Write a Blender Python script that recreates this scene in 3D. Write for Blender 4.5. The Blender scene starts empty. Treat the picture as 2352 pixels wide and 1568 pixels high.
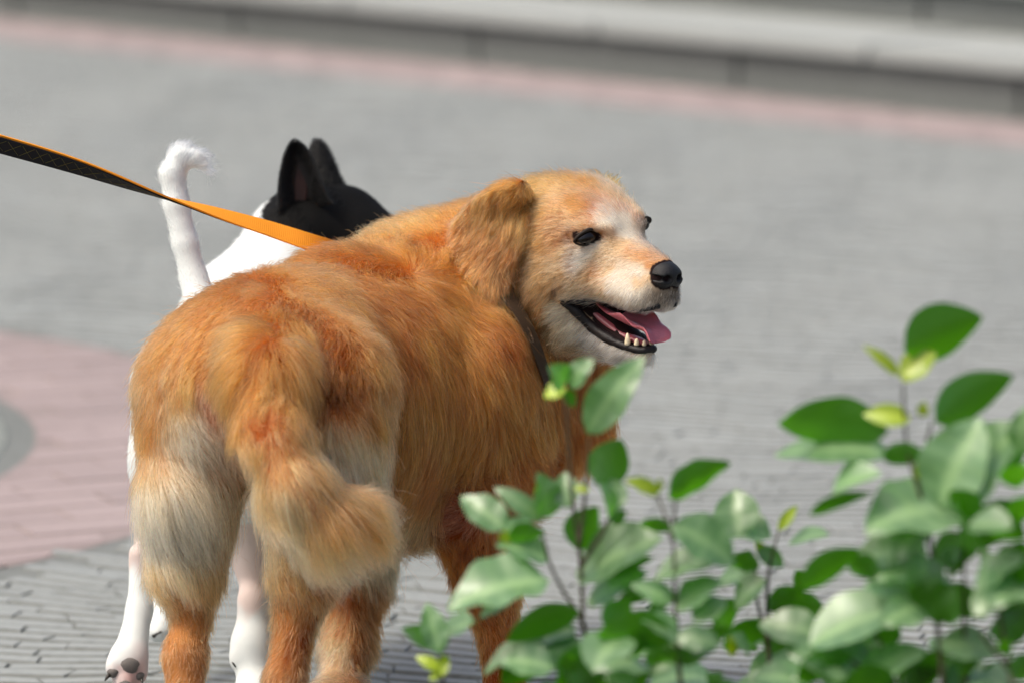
import bpy, bmesh, math, random
import numpy as np
from mathutils import Vector, Matrix
from mathutils.bvhtree import BVHTree
from mathutils.kdtree import KDTree

R = math.radians
rng = np.random.default_rng(7)
random.seed(7)
scene = bpy.context.scene
col = scene.collection

# ------------------------------------------------------------------ camera
CAM_H, PITCH, LENS = 1.61, R(9.0), 200.0
FV = LENS / 36.0 * 2352.0            # focal length in the units used by P()
cam_data = bpy.data.cameras.new('camera')
cam_data.lens = LENS
cam_data.sensor_width = 36.0
cam_data.clip_end = 400.0
cam_data.dof.use_dof = True
cam_data.dof.focus_distance = 6.98
cam_data.dof.aperture_fstop = 3.4
cam = bpy.data.objects.new('camera', cam_data)
cam.location = (0, 0, CAM_H)
cam.rotation_euler = (math.pi / 2 - PITCH, 0, 0)
col.objects.link(cam)
scene.camera = cam

# ------------------------------------------------------------------ world, sun, exposure
SUN_EL, SUN_AZ = R(58), R(-112)       # azimuth measured from +Y towards +X
world = bpy.data.worlds.new('World')
scene.world = world
world.use_nodes = True
wn = world.node_tree
for n in list(wn.nodes): wn.nodes.remove(n)
sky = wn.nodes.new('ShaderNodeTexSky')
sky.sky_type = 'NISHITA'
sky.sun_disc = False
sky.sun_elevation = SUN_EL
sky.sun_rotation = SUN_AZ
sky.air_density = 1.0
sky.dust_density = 7.0
sky.ozone_density = 0.2
bg = wn.nodes.new('ShaderNodeBackground')
bg.inputs['Strength'].default_value = 0.13
wo = wn.nodes.new('ShaderNodeOutputWorld')
wn.links.new(sky.outputs[0], bg.inputs[0])
wn.links.new(bg.outputs[0], wo.inputs[0])

sun_data = bpy.data.lights.new('sun', 'SUN')
sun_data.energy = 1.3
sun_data.angle = R(13)
sun_data.color = (1.0, 0.965, 0.86)
sun = bpy.data.objects.new('sun', sun_data)
sdir = Vector((math.sin(SUN_AZ) * math.cos(SUN_EL), math.cos(SUN_AZ) * math.cos(SUN_EL), math.sin(SUN_EL)))
sun.rotation_euler = sdir.to_track_quat('Z', 'Y').to_euler()
sun.location = (-3, 8, 8)
col.objects.link(sun)

scene.view_settings.view_transform = 'Standard'
scene.view_settings.look = 'None'
scene.view_settings.exposure = 0.42
scene.view_settings.gamma = 1.0
scene.view_settings.use_curve_mapping = False
scene.cycles.max_bounces = 8
scene.cycles.transparent_max_bounces = 8
try:
    scene.cycles_curves.shape = 'RIBBONS'
    scene.cycles_curves.subdivisions = 2
except Exception:
    pass

# ------------------------------------------------------------------ helpers
VIEW = np.array([0.0, math.cos(PITCH), -math.sin(PITCH)])
CUP = np.array([0.0, math.sin(PITCH), math.cos(PITCH)])
CAMP = np.array([0.0, 0.0, CAM_H])

def P(px, py, d):
    """world point seen at (px, py) of a 2352 wide picture, d metres in front of the camera"""
    x = (px - 1176.0) / FV * d
    y = (784.0 - py) / FV * d
    return CAMP + VIEW * d + np.array([1.0, 0, 0]) * x + CUP * y

def srgb(r, g, b):
    f = lambda c: (c / 255.0 / 12.92) if c <= 10 else ((c / 255.0 + 0.055) / 1.055) ** 2.4
    return (f(r), f(g), f(b))

def tag(o, label=None, cat=None, group=None, kind=None):
    if label: o['label'] = label
    if cat: o['category'] = cat
    if group: o['group'] = group
    if kind: o['kind'] = kind
    return o

def empty(name, loc=(0, 0, 0), parent=None):
    o = bpy.data.objects.new(name, None)
    o.location = loc
    o.empty_display_size = 0.1
    col.objects.link(o)
    if parent: o.parent = parent
    return o

def mesh_obj(name, verts, faces, mat=None, parent=None, smooth=True, colors=None):
    me = bpy.data.meshes.new(name)
    verts = np.asarray(verts, dtype=np.float64)
    base = Vector((0, 0, 0))
    if isinstance(faces, np.ndarray):
        nf, k = faces.shape
        me.vertices.add(len(verts))
        me.vertices.foreach_set('co', verts.astype(np.float32).ravel())
        me.loops.add(nf * k)
        me.loops.foreach_set('vertex_index', faces.astype(np.int32).ravel())
        me.polygons.add(nf)
        me.polygons.foreach_set('loop_start', np.arange(0, nf * k, k, dtype=np.int32))
        me.update(calc_edges=True)
    else:
        me.from_pydata([tuple(v) for v in verts], [], [tuple(f) for f in faces])
        me.update()
    if smooth:
        me.polygons.foreach_set('use_smooth', np.ones(len(me.polygons), dtype=bool))
    if colors is not None:
        a = me.attributes.new('tint', 'FLOAT_COLOR', 'POINT')
        c4 = np.concatenate([colors, np.ones((len(colors), 1))], 1)
        a.data.foreach_set('color', c4.astype(np.float32).ravel())
    if mat: me.materials.append(mat)
    o = bpy.data.objects.new(name, me)
    col.objects.link(o)
    if parent:
        o.parent = parent
        o.matrix_parent_inverse = Matrix.Translation(-Vector(parent.location)) if parent.type == 'EMPTY' else Matrix.Identity(4)
    return o

def new_mat(name):
    m = bpy.data.materials.new(name)
    m.use_nodes = True
    nt = m.node_tree
    return m, nt, nt.nodes['Principled BSDF'], nt.nodes['Material Output']

def simple_mat(name, c, rough=0.5, spec=0.5, bump=0.0, bscale=300.0, var=0.0, coat=0.0, sss=0.0):
    m, nt, b, out = new_mat(name)
    b.inputs['Base Color'].default_value = (*c, 1)
    b.inputs['Roughness'].default_value = rough
    b.inputs['Specular IOR Level'].default_value = spec
    b.inputs['Coat Weight'].default_value = coat
    b.inputs['Coat Roughness'].default_value = 0.1
    if sss:
        b.inputs['Subsurface Weight'].default_value = sss
        b.inputs['Subsurface Radius'].default_value = (0.01, 0.004, 0.003)
        b.inputs['Subsurface Scale'].default_value = 0.4
    geo = nt.nodes.new('ShaderNodeNewGeometry')
    if bump or var:
        nz = nt.nodes.new('ShaderNodeTexNoise')
        nz.inputs['Scale'].default_value = bscale
        nz.inputs['Detail'].default_value = 4
        nt.links.new(geo.outputs['Position'], nz.inputs['Vector'])
        if bump:
            bp = nt.nodes.new('ShaderNodeBump')
            bp.inputs['Strength'].default_value = bump
            bp.inputs['Distance'].default_value = 0.001
            nt.links.new(nz.outputs['Fac'], bp.inputs['Height'])
            nt.links.new(bp.outputs[0], b.inputs['Normal'])
        if var:
            mr = nt.nodes.new('ShaderNodeMapRange')
            mr.inputs['From Min'].default_value = 0.3
            mr.inputs['From Max'].default_value = 0.7
            mr.inputs['To Min'].default_value = 1 - var
            mr.inputs['To Max'].default_value = 1 + var
            nt.links.new(nz.outputs['Fac'], mr.inputs['Value'])
            hs = nt.nodes.new('ShaderNodeHueSaturation')
            hs.inputs['Color'].default_value = (*c, 1)
            nt.links.new(mr.outputs[0], hs.inputs['Value'])
            nt.links.new(hs.outputs[0], b.inputs['Base Color'])
    return m

def tube(pts, radii, seg=8, cap=True, squash=None):
    """swept tube through pts; returns verts, faces"""
    pts = np.asarray(pts, float)
    n = len(pts)
    radii = np.broadcast_to(np.asarray(radii, float), (n,))
    tang = np.gradient(pts, axis=0)
    tang /= np.linalg.norm(tang, axis=1)[:, None] + 1e-12
    up = np.array([0.13, 0.21, 0.97])
    vs, fs = [], []
    prev = None
    for i in range(n):
        t = tang[i]
        a = np.cross(t, up) if prev is None else prev - t * np.dot(prev, t)
        a /= np.linalg.norm(a) + 1e-12
        prev = a
        b = np.cross(t, a)
        for k in range(seg):
            th = 2 * math.pi * k / seg
            vs.append(pts[i] + radii[i] * (math.cos(th) * a + math.sin(th) * b * (squash or 1.0)))
    for i in range(n - 1):
        for k in range(seg):
            k2 = (k + 1) % seg
            fs.append((i * seg + k, i * seg + k2, (i + 1) * seg + k2, (i + 1) * seg + k))
    if cap:
        vs.append(pts[0] - tang[0] * radii[0] * 0.5); fs += [(len(vs) - 1, (k + 1) % seg, k) for k in range(seg)]
        vs.append(pts[-1] + tang[-1] * radii[-1] * 0.5)
        o = (n - 1) * seg
        fs += [(len(vs) - 1, o + k, o + (k + 1) % seg) for k in range(seg)]
    return vs, fs

def smooth_path(pts, m=24):
    """Catmull-Rom resample (any dimension)"""
    pts = np.asarray(pts, float)
    q = np.vstack([2 * pts[0] - pts[1], pts, 2 * pts[-1] - pts[-2]])
    out = []
    seg = len(pts) - 1
    for u in np.linspace(0, seg - 1e-6, m):
        i = int(u); t = u - i
        p0, p1, p2, p3 = q[i:i + 4]
        out.append(0.5 * ((2 * p1) + (-p0 + p2) * t + (2 * p0 - 5 * p1 + 4 * p2 - p3) * t ** 2 + (-p0 + 3 * p1 - 3 * p2 + p3) * t ** 3))
    return np.array(out)

def join_parts(lst):
    V, F, o = [], [], 0
    for v, f in lst:
        V += list(v); F += [tuple(i + o for i in ff) for ff in f]; o += len(v)
    return V, F

# ------------------------------------------------------------------ paving, steps
def paving_mat(name, c, c2, scale=1.0, dirt=(0.20, 0.21, 0.18)):
    m, nt, b, out = new_mat(name)
    N, L = nt.nodes, nt.links
    geo = N.new('ShaderNodeNewGeometry')
    oi = N.new('ShaderNodeObjectInfo')
    ra = N.new('ShaderNodeNewGeometry')
    n1 = N.new('ShaderNodeTexNoise'); n1.inputs['Scale'].default_value = 2.2 * scale; n1.inputs['Detail'].default_value = 6
    n2 = N.new('ShaderNodeTexNoise'); n2.inputs['Scale'].default_value = 60; n2.inputs['Detail'].default_value = 5
    n3 = N.new('ShaderNodeTexNoise'); n3.inputs['Scale'].default_value = 700; n3.inputs['Detail'].default_value = 2
    for n in (n1, n2, n3): L.new(geo.outputs['Position'], n.inputs['Vector'])
    mx = N.new('ShaderNodeMixRGB'); mx.inputs[1].default_value = (*c, 1); mx.inputs[2].default_value = (*c2, 1)
    L.new(n1.outputs['Fac'], mx.inputs[0])
    mx2 = N.new('ShaderNodeMixRGB'); mx2.blend_type = 'MIX'; mx2.inputs[2].default_value = (*dirt, 1)
    cr = N.new('ShaderNodeMapRange'); cr.inputs[1].default_value = 0.48; cr.inputs[2].default_value = 0.75; cr.inputs[4].default_value = 0.6
    L.new(n2.outputs['Fac'], cr.inputs[0]); L.new(cr.outputs[0], mx2.inputs[0]); L.new(mx.outputs[0], mx2.inputs[1])
    hs = N.new('ShaderNodeHueSaturation')
    mr = N.new('ShaderNodeMapRange'); mr.inputs[3].default_value = 0.9; mr.inputs[4].default_value = 1.1
    L.new(n3.outputs['Fac'], mr.inputs[0]); L.new(mr.outputs[0], hs.inputs['Value']); L.new(mx2.outputs[0], hs.inputs['Color'])
    # piece to piece variation
    hs2 = N.new('ShaderNodeHueSaturation')
    mr2 = N.new('ShaderNodeMapRange'); mr2.inputs[3].default_value = 0.92; mr2.inputs[4].default_value = 1.07
    L.new(ra.outputs['Random Per Island'], mr2.inputs[0]); L.new(mr2.outputs[0], hs2.inputs['Value']); L.new(hs.outputs[0], hs2.inputs['Color'])
    L.new(hs2.outputs[0], b.inputs['Base Color'])
    b.inputs['Roughness'].default_value = 0.8
    b.inputs['Specular IOR Level'].default_value = 0.35
    bp = N.new('ShaderNodeBump'); bp.inputs['Strength'].default_value = 0.6; bp.inputs['Distance'].default_value = 0.003
    L.new(n2.outputs['Fac'], bp.inputs['Height'])
    bp2 = N.new('ShaderNodeBump'); bp2.inputs['Strength'].default_value = 0.4; bp2.inputs['Distance'].default_value = 0.001
    L.new(n3.outputs['Fac'], bp2.inputs['Height']); L.new(bp.outputs[0], bp2.inputs['Normal'])
    L.new(bp2.outputs[0], b.inputs['Normal'])
    return m

M_GREY = paving_mat('grey_paver', (0.26, 0.283, 0.283), (0.33, 0.353, 0.353), dirt=(0.215, 0.235, 0.23))
M_PINK = paving_mat('pink_paver', (0.315, 0.258, 0.258), (0.36, 0.295, 0.293), dirt=(0.28, 0.235, 0.233))
M_JOINT = paving_mat('joint_mortar', (0.145, 0.157, 0.152), (0.215, 0.228, 0.222), dirt=(0.10, 0.11, 0.095))
M_PJ = paving_mat('pink_mortar', (0.26, 0.215, 0.21), (0.31, 0.255, 0.25), dirt=(0.21, 0.18, 0.17))
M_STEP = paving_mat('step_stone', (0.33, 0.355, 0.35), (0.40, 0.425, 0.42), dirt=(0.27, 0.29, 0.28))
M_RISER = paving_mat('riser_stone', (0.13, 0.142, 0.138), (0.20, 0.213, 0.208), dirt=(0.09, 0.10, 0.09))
M_SOIL = simple_mat('soil', (0.05, 0.035, 0.025), 0.95, 0.2, bump=0.8, bscale=40, var=0.4)

EDGE_A, EDGE_B = np.array([-1.44, 16.0]), np.array([1.216, 13.51])     # where the first riser stands
ED = (EDGE_B - EDGE_A) / np.linalg.norm(EDGE_B - EDGE_A)
EN = np.array([-ED[1], ED[0]])                                          # away from the camera
if EN[1] < 0: EN = -EN
BAND = 0.36
RC, R_IN, R_OUT = np.array([-1.93, 9.09]), 1.15, 1.56

mesh_obj('ground', [(-60, -5, -0.0035), (60, -5, -0.0035), (60, 120, -0.0035), (-60, 120, -0.0035)], [(0, 1, 2, 3)], M_JOINT, smooth=False)['kind'] = 'structure'
pav_root = empty('pavement'); pav_root['kind'] = 'structure'

def stone(quad, h, bev=0.006):
    """quad: 4 xy corners ccw -> slightly domed paver, 18 triangles"""
    c = quad.mean(0)
    v = []
    for q in quad: v.append((q[0], q[1], -0.03))
    for q in quad: v.append((q[0], q[1], h - bev * 0.7))
    ua = quad[1] - quad[0]; ua = ua / np.linalg.norm(ua); va = quad[3] - quad[0]; va = va / np.linalg.norm(va)
    for q, su, sv in zip(quad, (1, -1, -1, 1), (1, 1, -1, -1)):
        p = q + ua * su * .0012 + va * sv * .0045
        v.append((p[0], p[1], h))
    f = []
    for k in range(4):
        k2 = (k + 1) % 4
        f.append((k, k2, 4 + k2, 4 + k)); f.append((4 + k, 4 + k2, 8 + k2, 8 + k))
    f.append((8, 9, 10, 11))
    return v, f

def band_dist(p): return np.dot(EN, p - EDGE_A)
def ring_r(p): return np.linalg.norm(p - RC)

CELLS = []          # (center, quad, colour key)
SW, RH = 0.60, 0.042
def fan(s, t):      # segmental-arc paving
    ph = (s / SW) % 1.0
    y = t + 0.06 * math.sin(math.pi * ph) ** 2 + 0.03 * math.sin(3.1 * s + 1.3 * t) + 0.012 * math.sin(9.3 * s + 5 * t) + 0.005 * math.sin(23 * s + 14 * t)
    return np.array([s * 0.97 + t * 0.24, y * 0.97 - s * 0.24])
j = 0
for jt in range(-10, 430):
    t = 4.6 + jt * RH
    if 1:
        cuts = [-7.5 + random.random() * .1]
        while cuts[-1] < 7.5: cuts.append(cuts[-1] + random.uniform(0.07, 0.15))
        sk = [random.uniform(-.02, .02) for _ in cuts]
        for ci, (s0, s1) in enumerate(zip(cuts[:-1], cuts[1:])):
            g, h_t = random.choice((.0003, .0008, .0014, .002)), random.uniform(.003, .0085)
            q = np.array([fan(s0 + g, t + h_t), fan(s1 - g, t + h_t), fan(s1 - g + sk[ci + 1], t + RH - .002), fan(s0 + g + sk[ci], t + RH - .002)])
            c = q.mean(0)
            d = c[1]
            if d < 5.6 or abs(c[0]) > d * 0.105 + 0.55: continue
            if band_dist(c) > -BAND - 0.03: continue
            rr = ring_r(c)
            if rr < R_OUT + 0.035: continue
            CELLS.append((c, q + rng.normal(0, 0.0006, q.shape), 'grey'))
# pink ring round the disc: bricks in running bond, cut off where the ring ends
ca, sa = math.cos(R(24)), math.sin(R(24))
for iy in range(-20, 20):
    for ix in range(-14, 14):
        x0, y0 = ix * .2 + (.1 if iy % 2 else 0), iy * .1
        q = np.array([(x0 + .002, y0 + .003), (x0 + .198, y0 + .003), (x0 + .198, y0 + .097), (x0 + .002, y0 + .097)])
        q = RC + np.stack([q[:, 0] * ca - q[:, 1] * sa, q[:, 0] * sa + q[:, 1] * ca], 1)
        r0_ = ring_r(q.mean(0))
        if r0_ < R_IN - .03 or r0_ > R_OUT + .03: continue
        for c_ in range(4):          # pull corners that cross the rim back onto it
            d_ = q[c_] - RC; l_ = np.linalg.norm(d_)
            q[c_] = RC + d_ / l_ * min(max(l_, R_IN + .008), R_OUT - .006)
        area = 0.5 * abs(np.cross(q[2] - q[0], q[3] - q[1]))
        c = q.mean(0)
        if area < .004 or abs(c[0]) > c[1] * 0.105 + 0.5: continue
        CELLS.append((c, q, 'pink'))
# pink band along the foot of the steps
for k in range(4):
    for i in range(-12, 34):
        s0 = i * 0.2 + (0.1 if k % 2 else 0.0)
        o0 = -BAND + k * 0.09
        f2 = lambda s, o: EDGE_A + ED * s + EN * o
        q = np.array([f2(s0 + .003, o0 + .003), f2(s0 + .197, o0 + .003), f2(s0 + .197, o0 + .087), f2(s0 + .003, o0 + .087)])
        CELLS.append((q.mean(0), q, 'pink'))
def inview(c):
    return abs(c[0]) < c[1] * 0.093 and c[1] > 7.0
def joints(o, key):      # stone flanks and bevels in the darker joint colour, so joints read as lines
    o.data.materials.append(M_JOINT if key == 'grey' else M_PJ)
    idx = np.ones(len(o.data.polygons), np.int32); idx[8::9] = 0
    o.data.polygons.foreach_set('material_index', idx)
CELLS.sort(key=lambda c: (0 if inview(c[0]) else 1, np.hypot(*c[0])))
rest = {'grey': [], 'pink': []}
for i, (c, q, key) in enumerate(CELLS):
    h = random.uniform(-0.0018, 0.0012)
    mat = M_GREY if key == 'grey' else M_PINK
    v, f = stone(q, h)
    if i < 300:
        o = mesh_obj('paver', v, f, mat, pav_root, smooth=False)
        joints(o, key)
    else:
        rest[key].append((v, f))
for key, nm in (('grey', 'grey_pavers'), ('pink', 'pink_pavers')):
    V, F = join_parts(rest[key])
    o = mesh_obj(nm, V, F, M_GREY if key == 'grey' else M_PINK, pav_root, smooth=False)
    joints(o, key)
    o['kind'] = 'stuff'

nd_ = 96
dv = [(RC[0], RC[1], 0.001)] + [(RC[0] + (R_IN - .045) * math.cos(2 * math.pi * k / nd_), RC[1] + (R_IN - .045) * math.sin(2 * math.pi * k / nd_), 0.0) for k in range(nd_)] + \
     [(RC[0] + (R_IN - .03) * math.cos(2 * math.pi * k / nd_), RC[1] + (R_IN - .03) * math.sin(2 * math.pi * k / nd_), -0.012) for k in range(nd_)]
df = [(0, 1 + k, 1 + (k + 1) % nd_) for k in range(nd_)] + [(1 + k, 1 + nd_ + k, 1 + nd_ + (k + 1) % nd_, 1 + (k + 1) % nd_) for k in range(nd_)]
def annulus(r0, r1, z, mat):
    v_ = [(RC[0] + r * math.cos(2 * math.pi * k / 96), RC[1] + r * math.sin(2 * math.pi * k / 96), z) for r in (r0, r1) for k in range(96)]
    mesh_obj('ring_mortar', v_, [(k, 96 + k, 96 + (k + 1) % 96, (k + 1) % 96) for k in range(96)], mat, pav_root, smooth=False)
annulus(R_IN + .004, R_OUT - .002, -.0028, M_PJ)
M_DISC = paving_mat('disc_concrete', (0.21, 0.23, 0.215), (0.25, 0.27, 0.255), dirt=(0.17, 0.19, 0.17))
mesh_obj('round_slab', dv, df, M_DISC, pav_root, smooth=False)
steps = empty('stone_steps', (EDGE_A[0], EDGE_A[1], 0))
tag(steps, 'blurred grey stone steps with dark risers rising behind the pink paving band', 'steps')
def slab(s0, s1, o0, o1, z0, z1, nm, mat):
    f2 = lambda s, o: EDGE_A + ED * s + EN * o
    c = [f2(s0, o0), f2(s1, o0), f2(s1, o1), f2(s0, o1)]
    bm = bmesh.new()
    vb = [bm.verts.new((p[0], p[1], z0)) for p in c]; vt = [bm.verts.new((p[0], p[1], z1)) for p in c]
    bm.faces.new(vb[::-1]); bm.faces.new(vt)
    for k in range(4): bm.faces.new((vb[k], vb[(k + 1) % 4], vt[(k + 1) % 4], vt[k]))
    bmesh.ops.recalc_face_normals(bm, faces=bm.faces)
    bmesh.ops.bevel(bm, geom=bm.edges[:], offset=0.006, segments=2, affect='EDGES')
    me = bpy.data.meshes.new(nm); bm.to_mesh(me); bm.free(); me.materials.append(mat)
    o = bpy.data.objects.new(nm, me); col.objects.link(o); o.parent = steps
    o.matrix_parent_inverse = Matrix.Translation(-steps.location)
    return o
for lev in range(4):
    z = lev * 0.15
    o = 0.02 + lev * 0.36
    for i in range(-3, 8):
        w = 0.9
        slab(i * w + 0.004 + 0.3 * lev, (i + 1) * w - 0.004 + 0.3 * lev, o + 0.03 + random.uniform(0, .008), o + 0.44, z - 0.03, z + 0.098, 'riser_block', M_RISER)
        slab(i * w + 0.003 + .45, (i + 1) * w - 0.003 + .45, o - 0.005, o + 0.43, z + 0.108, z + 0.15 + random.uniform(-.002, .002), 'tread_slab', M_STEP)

#@@SDF
# ------------------------------------------------------------------ implicit surfaces
class Prim:
    __slots__ = ('kind', 'a', 'b', 'ra', 'rb', 'M', 'lab', 'k', 'neg')
    def __init__(s, kind, lab, k, neg=False, **kw):
        s.kind, s.lab, s.k, s.neg = kind, lab, k, neg
        s.a = s.b = s.ra = s.rb = s.M = None
        for n, v in kw.items(): setattr(s, n, v)
    def dist(s, X):
        if s.kind == 'cap':
            ba = (s.b - s.a).astype(np.float32); pa = X - s.a.astype(np.float32)
            h = np.clip((pa @ ba) / float(ba @ ba), 0, 1)
            return np.linalg.norm(pa - h[:, None] * ba, axis=1) - (s.ra + (s.rb - s.ra) * h)
        q = (X - s.a.astype(np.float32)) @ s.M.T.astype(np.float32)     # ellipsoid
        k0 = np.linalg.norm(q / s.ra, axis=1)
        k1 = np.linalg.norm(q / (s.ra * s.ra), axis=1) + 1e-9
        return k0 * (k0 - 1.0) / k1
    def bounds(s):
        if s.kind == 'cap':
            r = max(s.ra, s.rb); return np.minimum(s.a, s.b) - r, np.maximum(s.a, s.b) + r
        r = s.ra.max(); return s.a - r, s.a + r

def cap(a, ra, b, rb, lab, k=0.02, neg=False):
    return Prim('cap', lab, k, neg, a=np.array(a, float), b=np.array(b, float), ra=ra, rb=rb)
def ell(c, r, lab, k=0.02, M=None, neg=False):
    return Prim('ell', lab, k, neg, a=np.array(c, float), ra=np.array(r, np.float32), M=np.eye(3) if M is None else np.array(M))

def field(prims, X):
    D = np.full(len(X), 1.0, np.float32)
    for p in prims:
        lo, hi = p.bounds()
        m = 0.06
        idx = np.nonzero(np.all((X > lo - m) & (X < hi + m), axis=1))[0]
        if not len(idx): continue
        d = p.dist(X[idx]).astype(np.float32)
        cur = D[idx]
        if p.neg:
            d = -d; h = np.clip(0.5 - 0.5 * (d - cur) / p.k, 0, 1); h = np.clip(0.5 + 0.5 * (d - cur) / p.k, 0, 1)
            D[idx] = cur + (d - cur) * h + p.k * h * (1 - h)
        else:
            h = np.clip(0.5 + 0.5 * (cur - d) / p.k, 0, 1)
            D[idx] = cur + (d - cur) * h - p.k * h * (1 - h)
    return D

def labels_of(prims, X):
    best = np.full(len(X), 9.0, np.float32); lab = np.zeros(len(X), np.int32)
    for p in prims:
        if p.neg: continue
        d = p.dist(X.astype(np.float32)); m = d < best
        best[m] = d[m]; lab[m] = p.lab
    return lab

def surface_nets(prims, lo, hi, vox):
    n = np.ceil((hi - lo) / vox).astype(int) + 1
    ax = [lo[i] + vox * np.arange(n[i]) for i in range(3)]
    G = np.empty((n[0], n[1], n[2]), np.float32)
    yy, zz = np.meshgrid(ax[1], ax[2], indexing='ij')
    ch = 24
    for i0 in range(0, n[0], ch):
        xs = ax[0][i0:i0 + ch]
        X = np.empty((len(xs),) + yy.shape + (3,), np.float32)
        X[..., 0] = xs[:, None, None]; X[..., 1] = yy; X[..., 2] = zz
        G[i0:i0 + ch] = field(prims, X.reshape(-1, 3)).reshape(len(xs), n[1], n[2])
    S = G < 0
    c = S[:-1, :-1, :-1].astype(np.int8)
    tot = np.zeros_like(c)
    for dx in (0, 1):
        for dy in (0, 1):
            for dz in (0, 1):
                tot += S[dx:n[0] - 1 + dx, dy:n[1] - 1 + dy, dz:n[2] - 1 + dz]
    act = (tot > 0) & (tot < 8)
    I = np.argwhere(act)
    vid = np.full(act.shape, -1, np.int64); vid[act] = np.arange(len(I))
    acc = np.zeros((len(I), 3)); cnt = np.zeros(len(I))
    cor = [(a, b, d) for a in (0, 1) for b in (0, 1) for d in (0, 1)]
    for c0 in cor:
        for axn in range(3):
            if c0[axn]: continue
            c1 = list(c0); c1[axn] = 1
            g0 = G[I[:, 0] + c0[0], I[:, 1] + c0[1], I[:, 2] + c0[2]]
            g1 = G[I[:, 0] + c1[0], I[:, 1] + c1[1], I[:, 2] + c1[2]]
            m = (g0 < 0) != (g1 < 0)
            t = np.where(m, g0 / np.where(m, g0 - g1, 1), 0)
            p = np.tile(np.array(c0, float), (len(I), 1)); p[:, axn] += t
            acc[m] += p[m]; cnt[m] += 1
    V = lo + (I + acc / cnt[:, None]) * vox
    Q = []
    for axn in range(3):
        o1, o2 = [(1, 2), (2, 0), (0, 1)][axn]
        sl0 = [slice(1, -1)] * 3; sl1 = [slice(1, -1)] * 3
        sl0[axn] = slice(0, n[axn] - 1); sl1[axn] = slice(1, n[axn])
        a, b = S[tuple(sl0)], S[tuple(sl1)]
        E = np.argwhere(a != b); sgn = a[tuple(E.T)]
        base = E.copy(); 
        for q in range(3):
            if q != axn: base[:, q] += 1
        def cell(d1, d2):
            k = base.copy(); k[:, o1] -= d1; k[:, o2] -= d2
            return vid[k[:, 0], k[:, 1], k[:, 2]]
        q4 = np.stack([cell(1, 1), cell(0, 1), cell(0, 0), cell(1, 0)], 1)
        q4[~sgn] = q4[~sgn][:, ::-1]
        Q.append(q4)
    F = np.concatenate(Q)
    F = F[(F >= 0).all(1)]
    return V, F

def bbox(prims, pad=0.02):
    los, his = zip(*[p.bounds() for p in prims if not p.neg])
    return np.min(los, 0) - pad, np.max(his, 0) + pad

def face_geo(V, F):
    a, b, c, d = (V[F[:, i]] for i in range(4))
    n = np.cross(c - a, d - b)
    ar = np.linalg.norm(n, axis=1) / 2
    return (a + b + c + d) / 4, n / (2 * ar[:, None] + 1e-12), ar

def vert_normals(V, F):
    cen, n, ar = face_geo(V, F)
    N = np.zeros_like(V)
    for i in range(4): np.add.at(N, F[:, i], n * ar[:, None])
    return N / (np.linalg.norm(N, axis=1)[:, None] + 1e-12)

def to_world_dir(ang):
    a = R(ang)
    return np.array([1.0, 0, 0]) * math.cos(a) + CUP * math.sin(a)

class Groom:
    """guides: (label, px, py, angle, length cm, lift, clump, colour key)"""
    def __init__(s, V, F, prims, guides, colours, flab=None):
        cen, n, ar = face_geo(V, F)
        lab = labels_of(prims, cen) if flab is None else flab
        s.lab_f = lab
        bv = {}
        s.pos, s.dir, s.val, s.col, s.lab = [], [], [], [], []
        for g in guides:
            l, px, py, ang, ln, lift, cl, ck = g[:8]
            if l not in bv:
                FF = F[lab == l]
                bv[l] = BVHTree.FromPolygons([tuple(v) for v in V], [tuple(f) for f in FF.tolist()]) if len(FF) else None
            if bv[l] is None: continue
            pt = P(px, py, 7.0); d = Vector(pt - CAMP).normalized()
            hit = bv[l].ray_cast(Vector(CAMP), d)
            loc = hit[0]
            if loc is None:
                best = None
                for dd in np.linspace(6.4, 7.9, 31):
                    h = bv[l].find_nearest(Vector(P(px, py, dd)))
                    if h[0] is not None and (best is None or h[3] < best[0]): best = (h[3], h[0])
                loc = best[1]
            s.pos.append(tuple(loc)); s.dir.append(to_world_dir(ang)); s.val.append((ln / 100, lift, cl)); s.col.append(colours[ck]); s.lab.append(l)
        for n2 in ('pos', 'dir', 'val', 'col', 'lab'): setattr(s, n2, np.array(getattr(s, n2)))
    def eval(s, X, lab, pw=1.7):
        N = len(X)
        X = X + wobble(X, 40, 99, .010) + wobble(X, 150, 98, .005)
        D = np.zeros((N, 3)); Vv = np.zeros((N, 3)); C = np.zeros((N, 3))
        for l in np.unique(lab):
            g = np.nonzero(s.lab == l)[0]; m = np.nonzero(lab == l)[0]
            if not len(g): g = np.arange(len(s.lab))
            for c0 in range(0, len(m), 40000):
                mm = m[c0:c0 + 40000]
                d2 = ((X[mm][:, None, :] - s.pos[g][None]) ** 2).sum(2) + 1e-5
                w = d2 ** -pw; w /= w.sum(1)[:, None]
                D[mm] = w @ s.dir[g]; Vv[mm] = w @ s.val[g]; C[mm] = w @ s.col[g]
        return D, Vv, C

def wobble(X, f, seed, amp=1.0):
    r = np.random.default_rng(seed)
    out = np.zeros((len(X), 3))
    for k in range(5):
        A = r.normal(0, f, (3, 3)); ph = r.uniform(0, 6.28, 3)
        out += np.sin(X @ A + ph)
    return out / 5 ** 0.5 * amp

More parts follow.
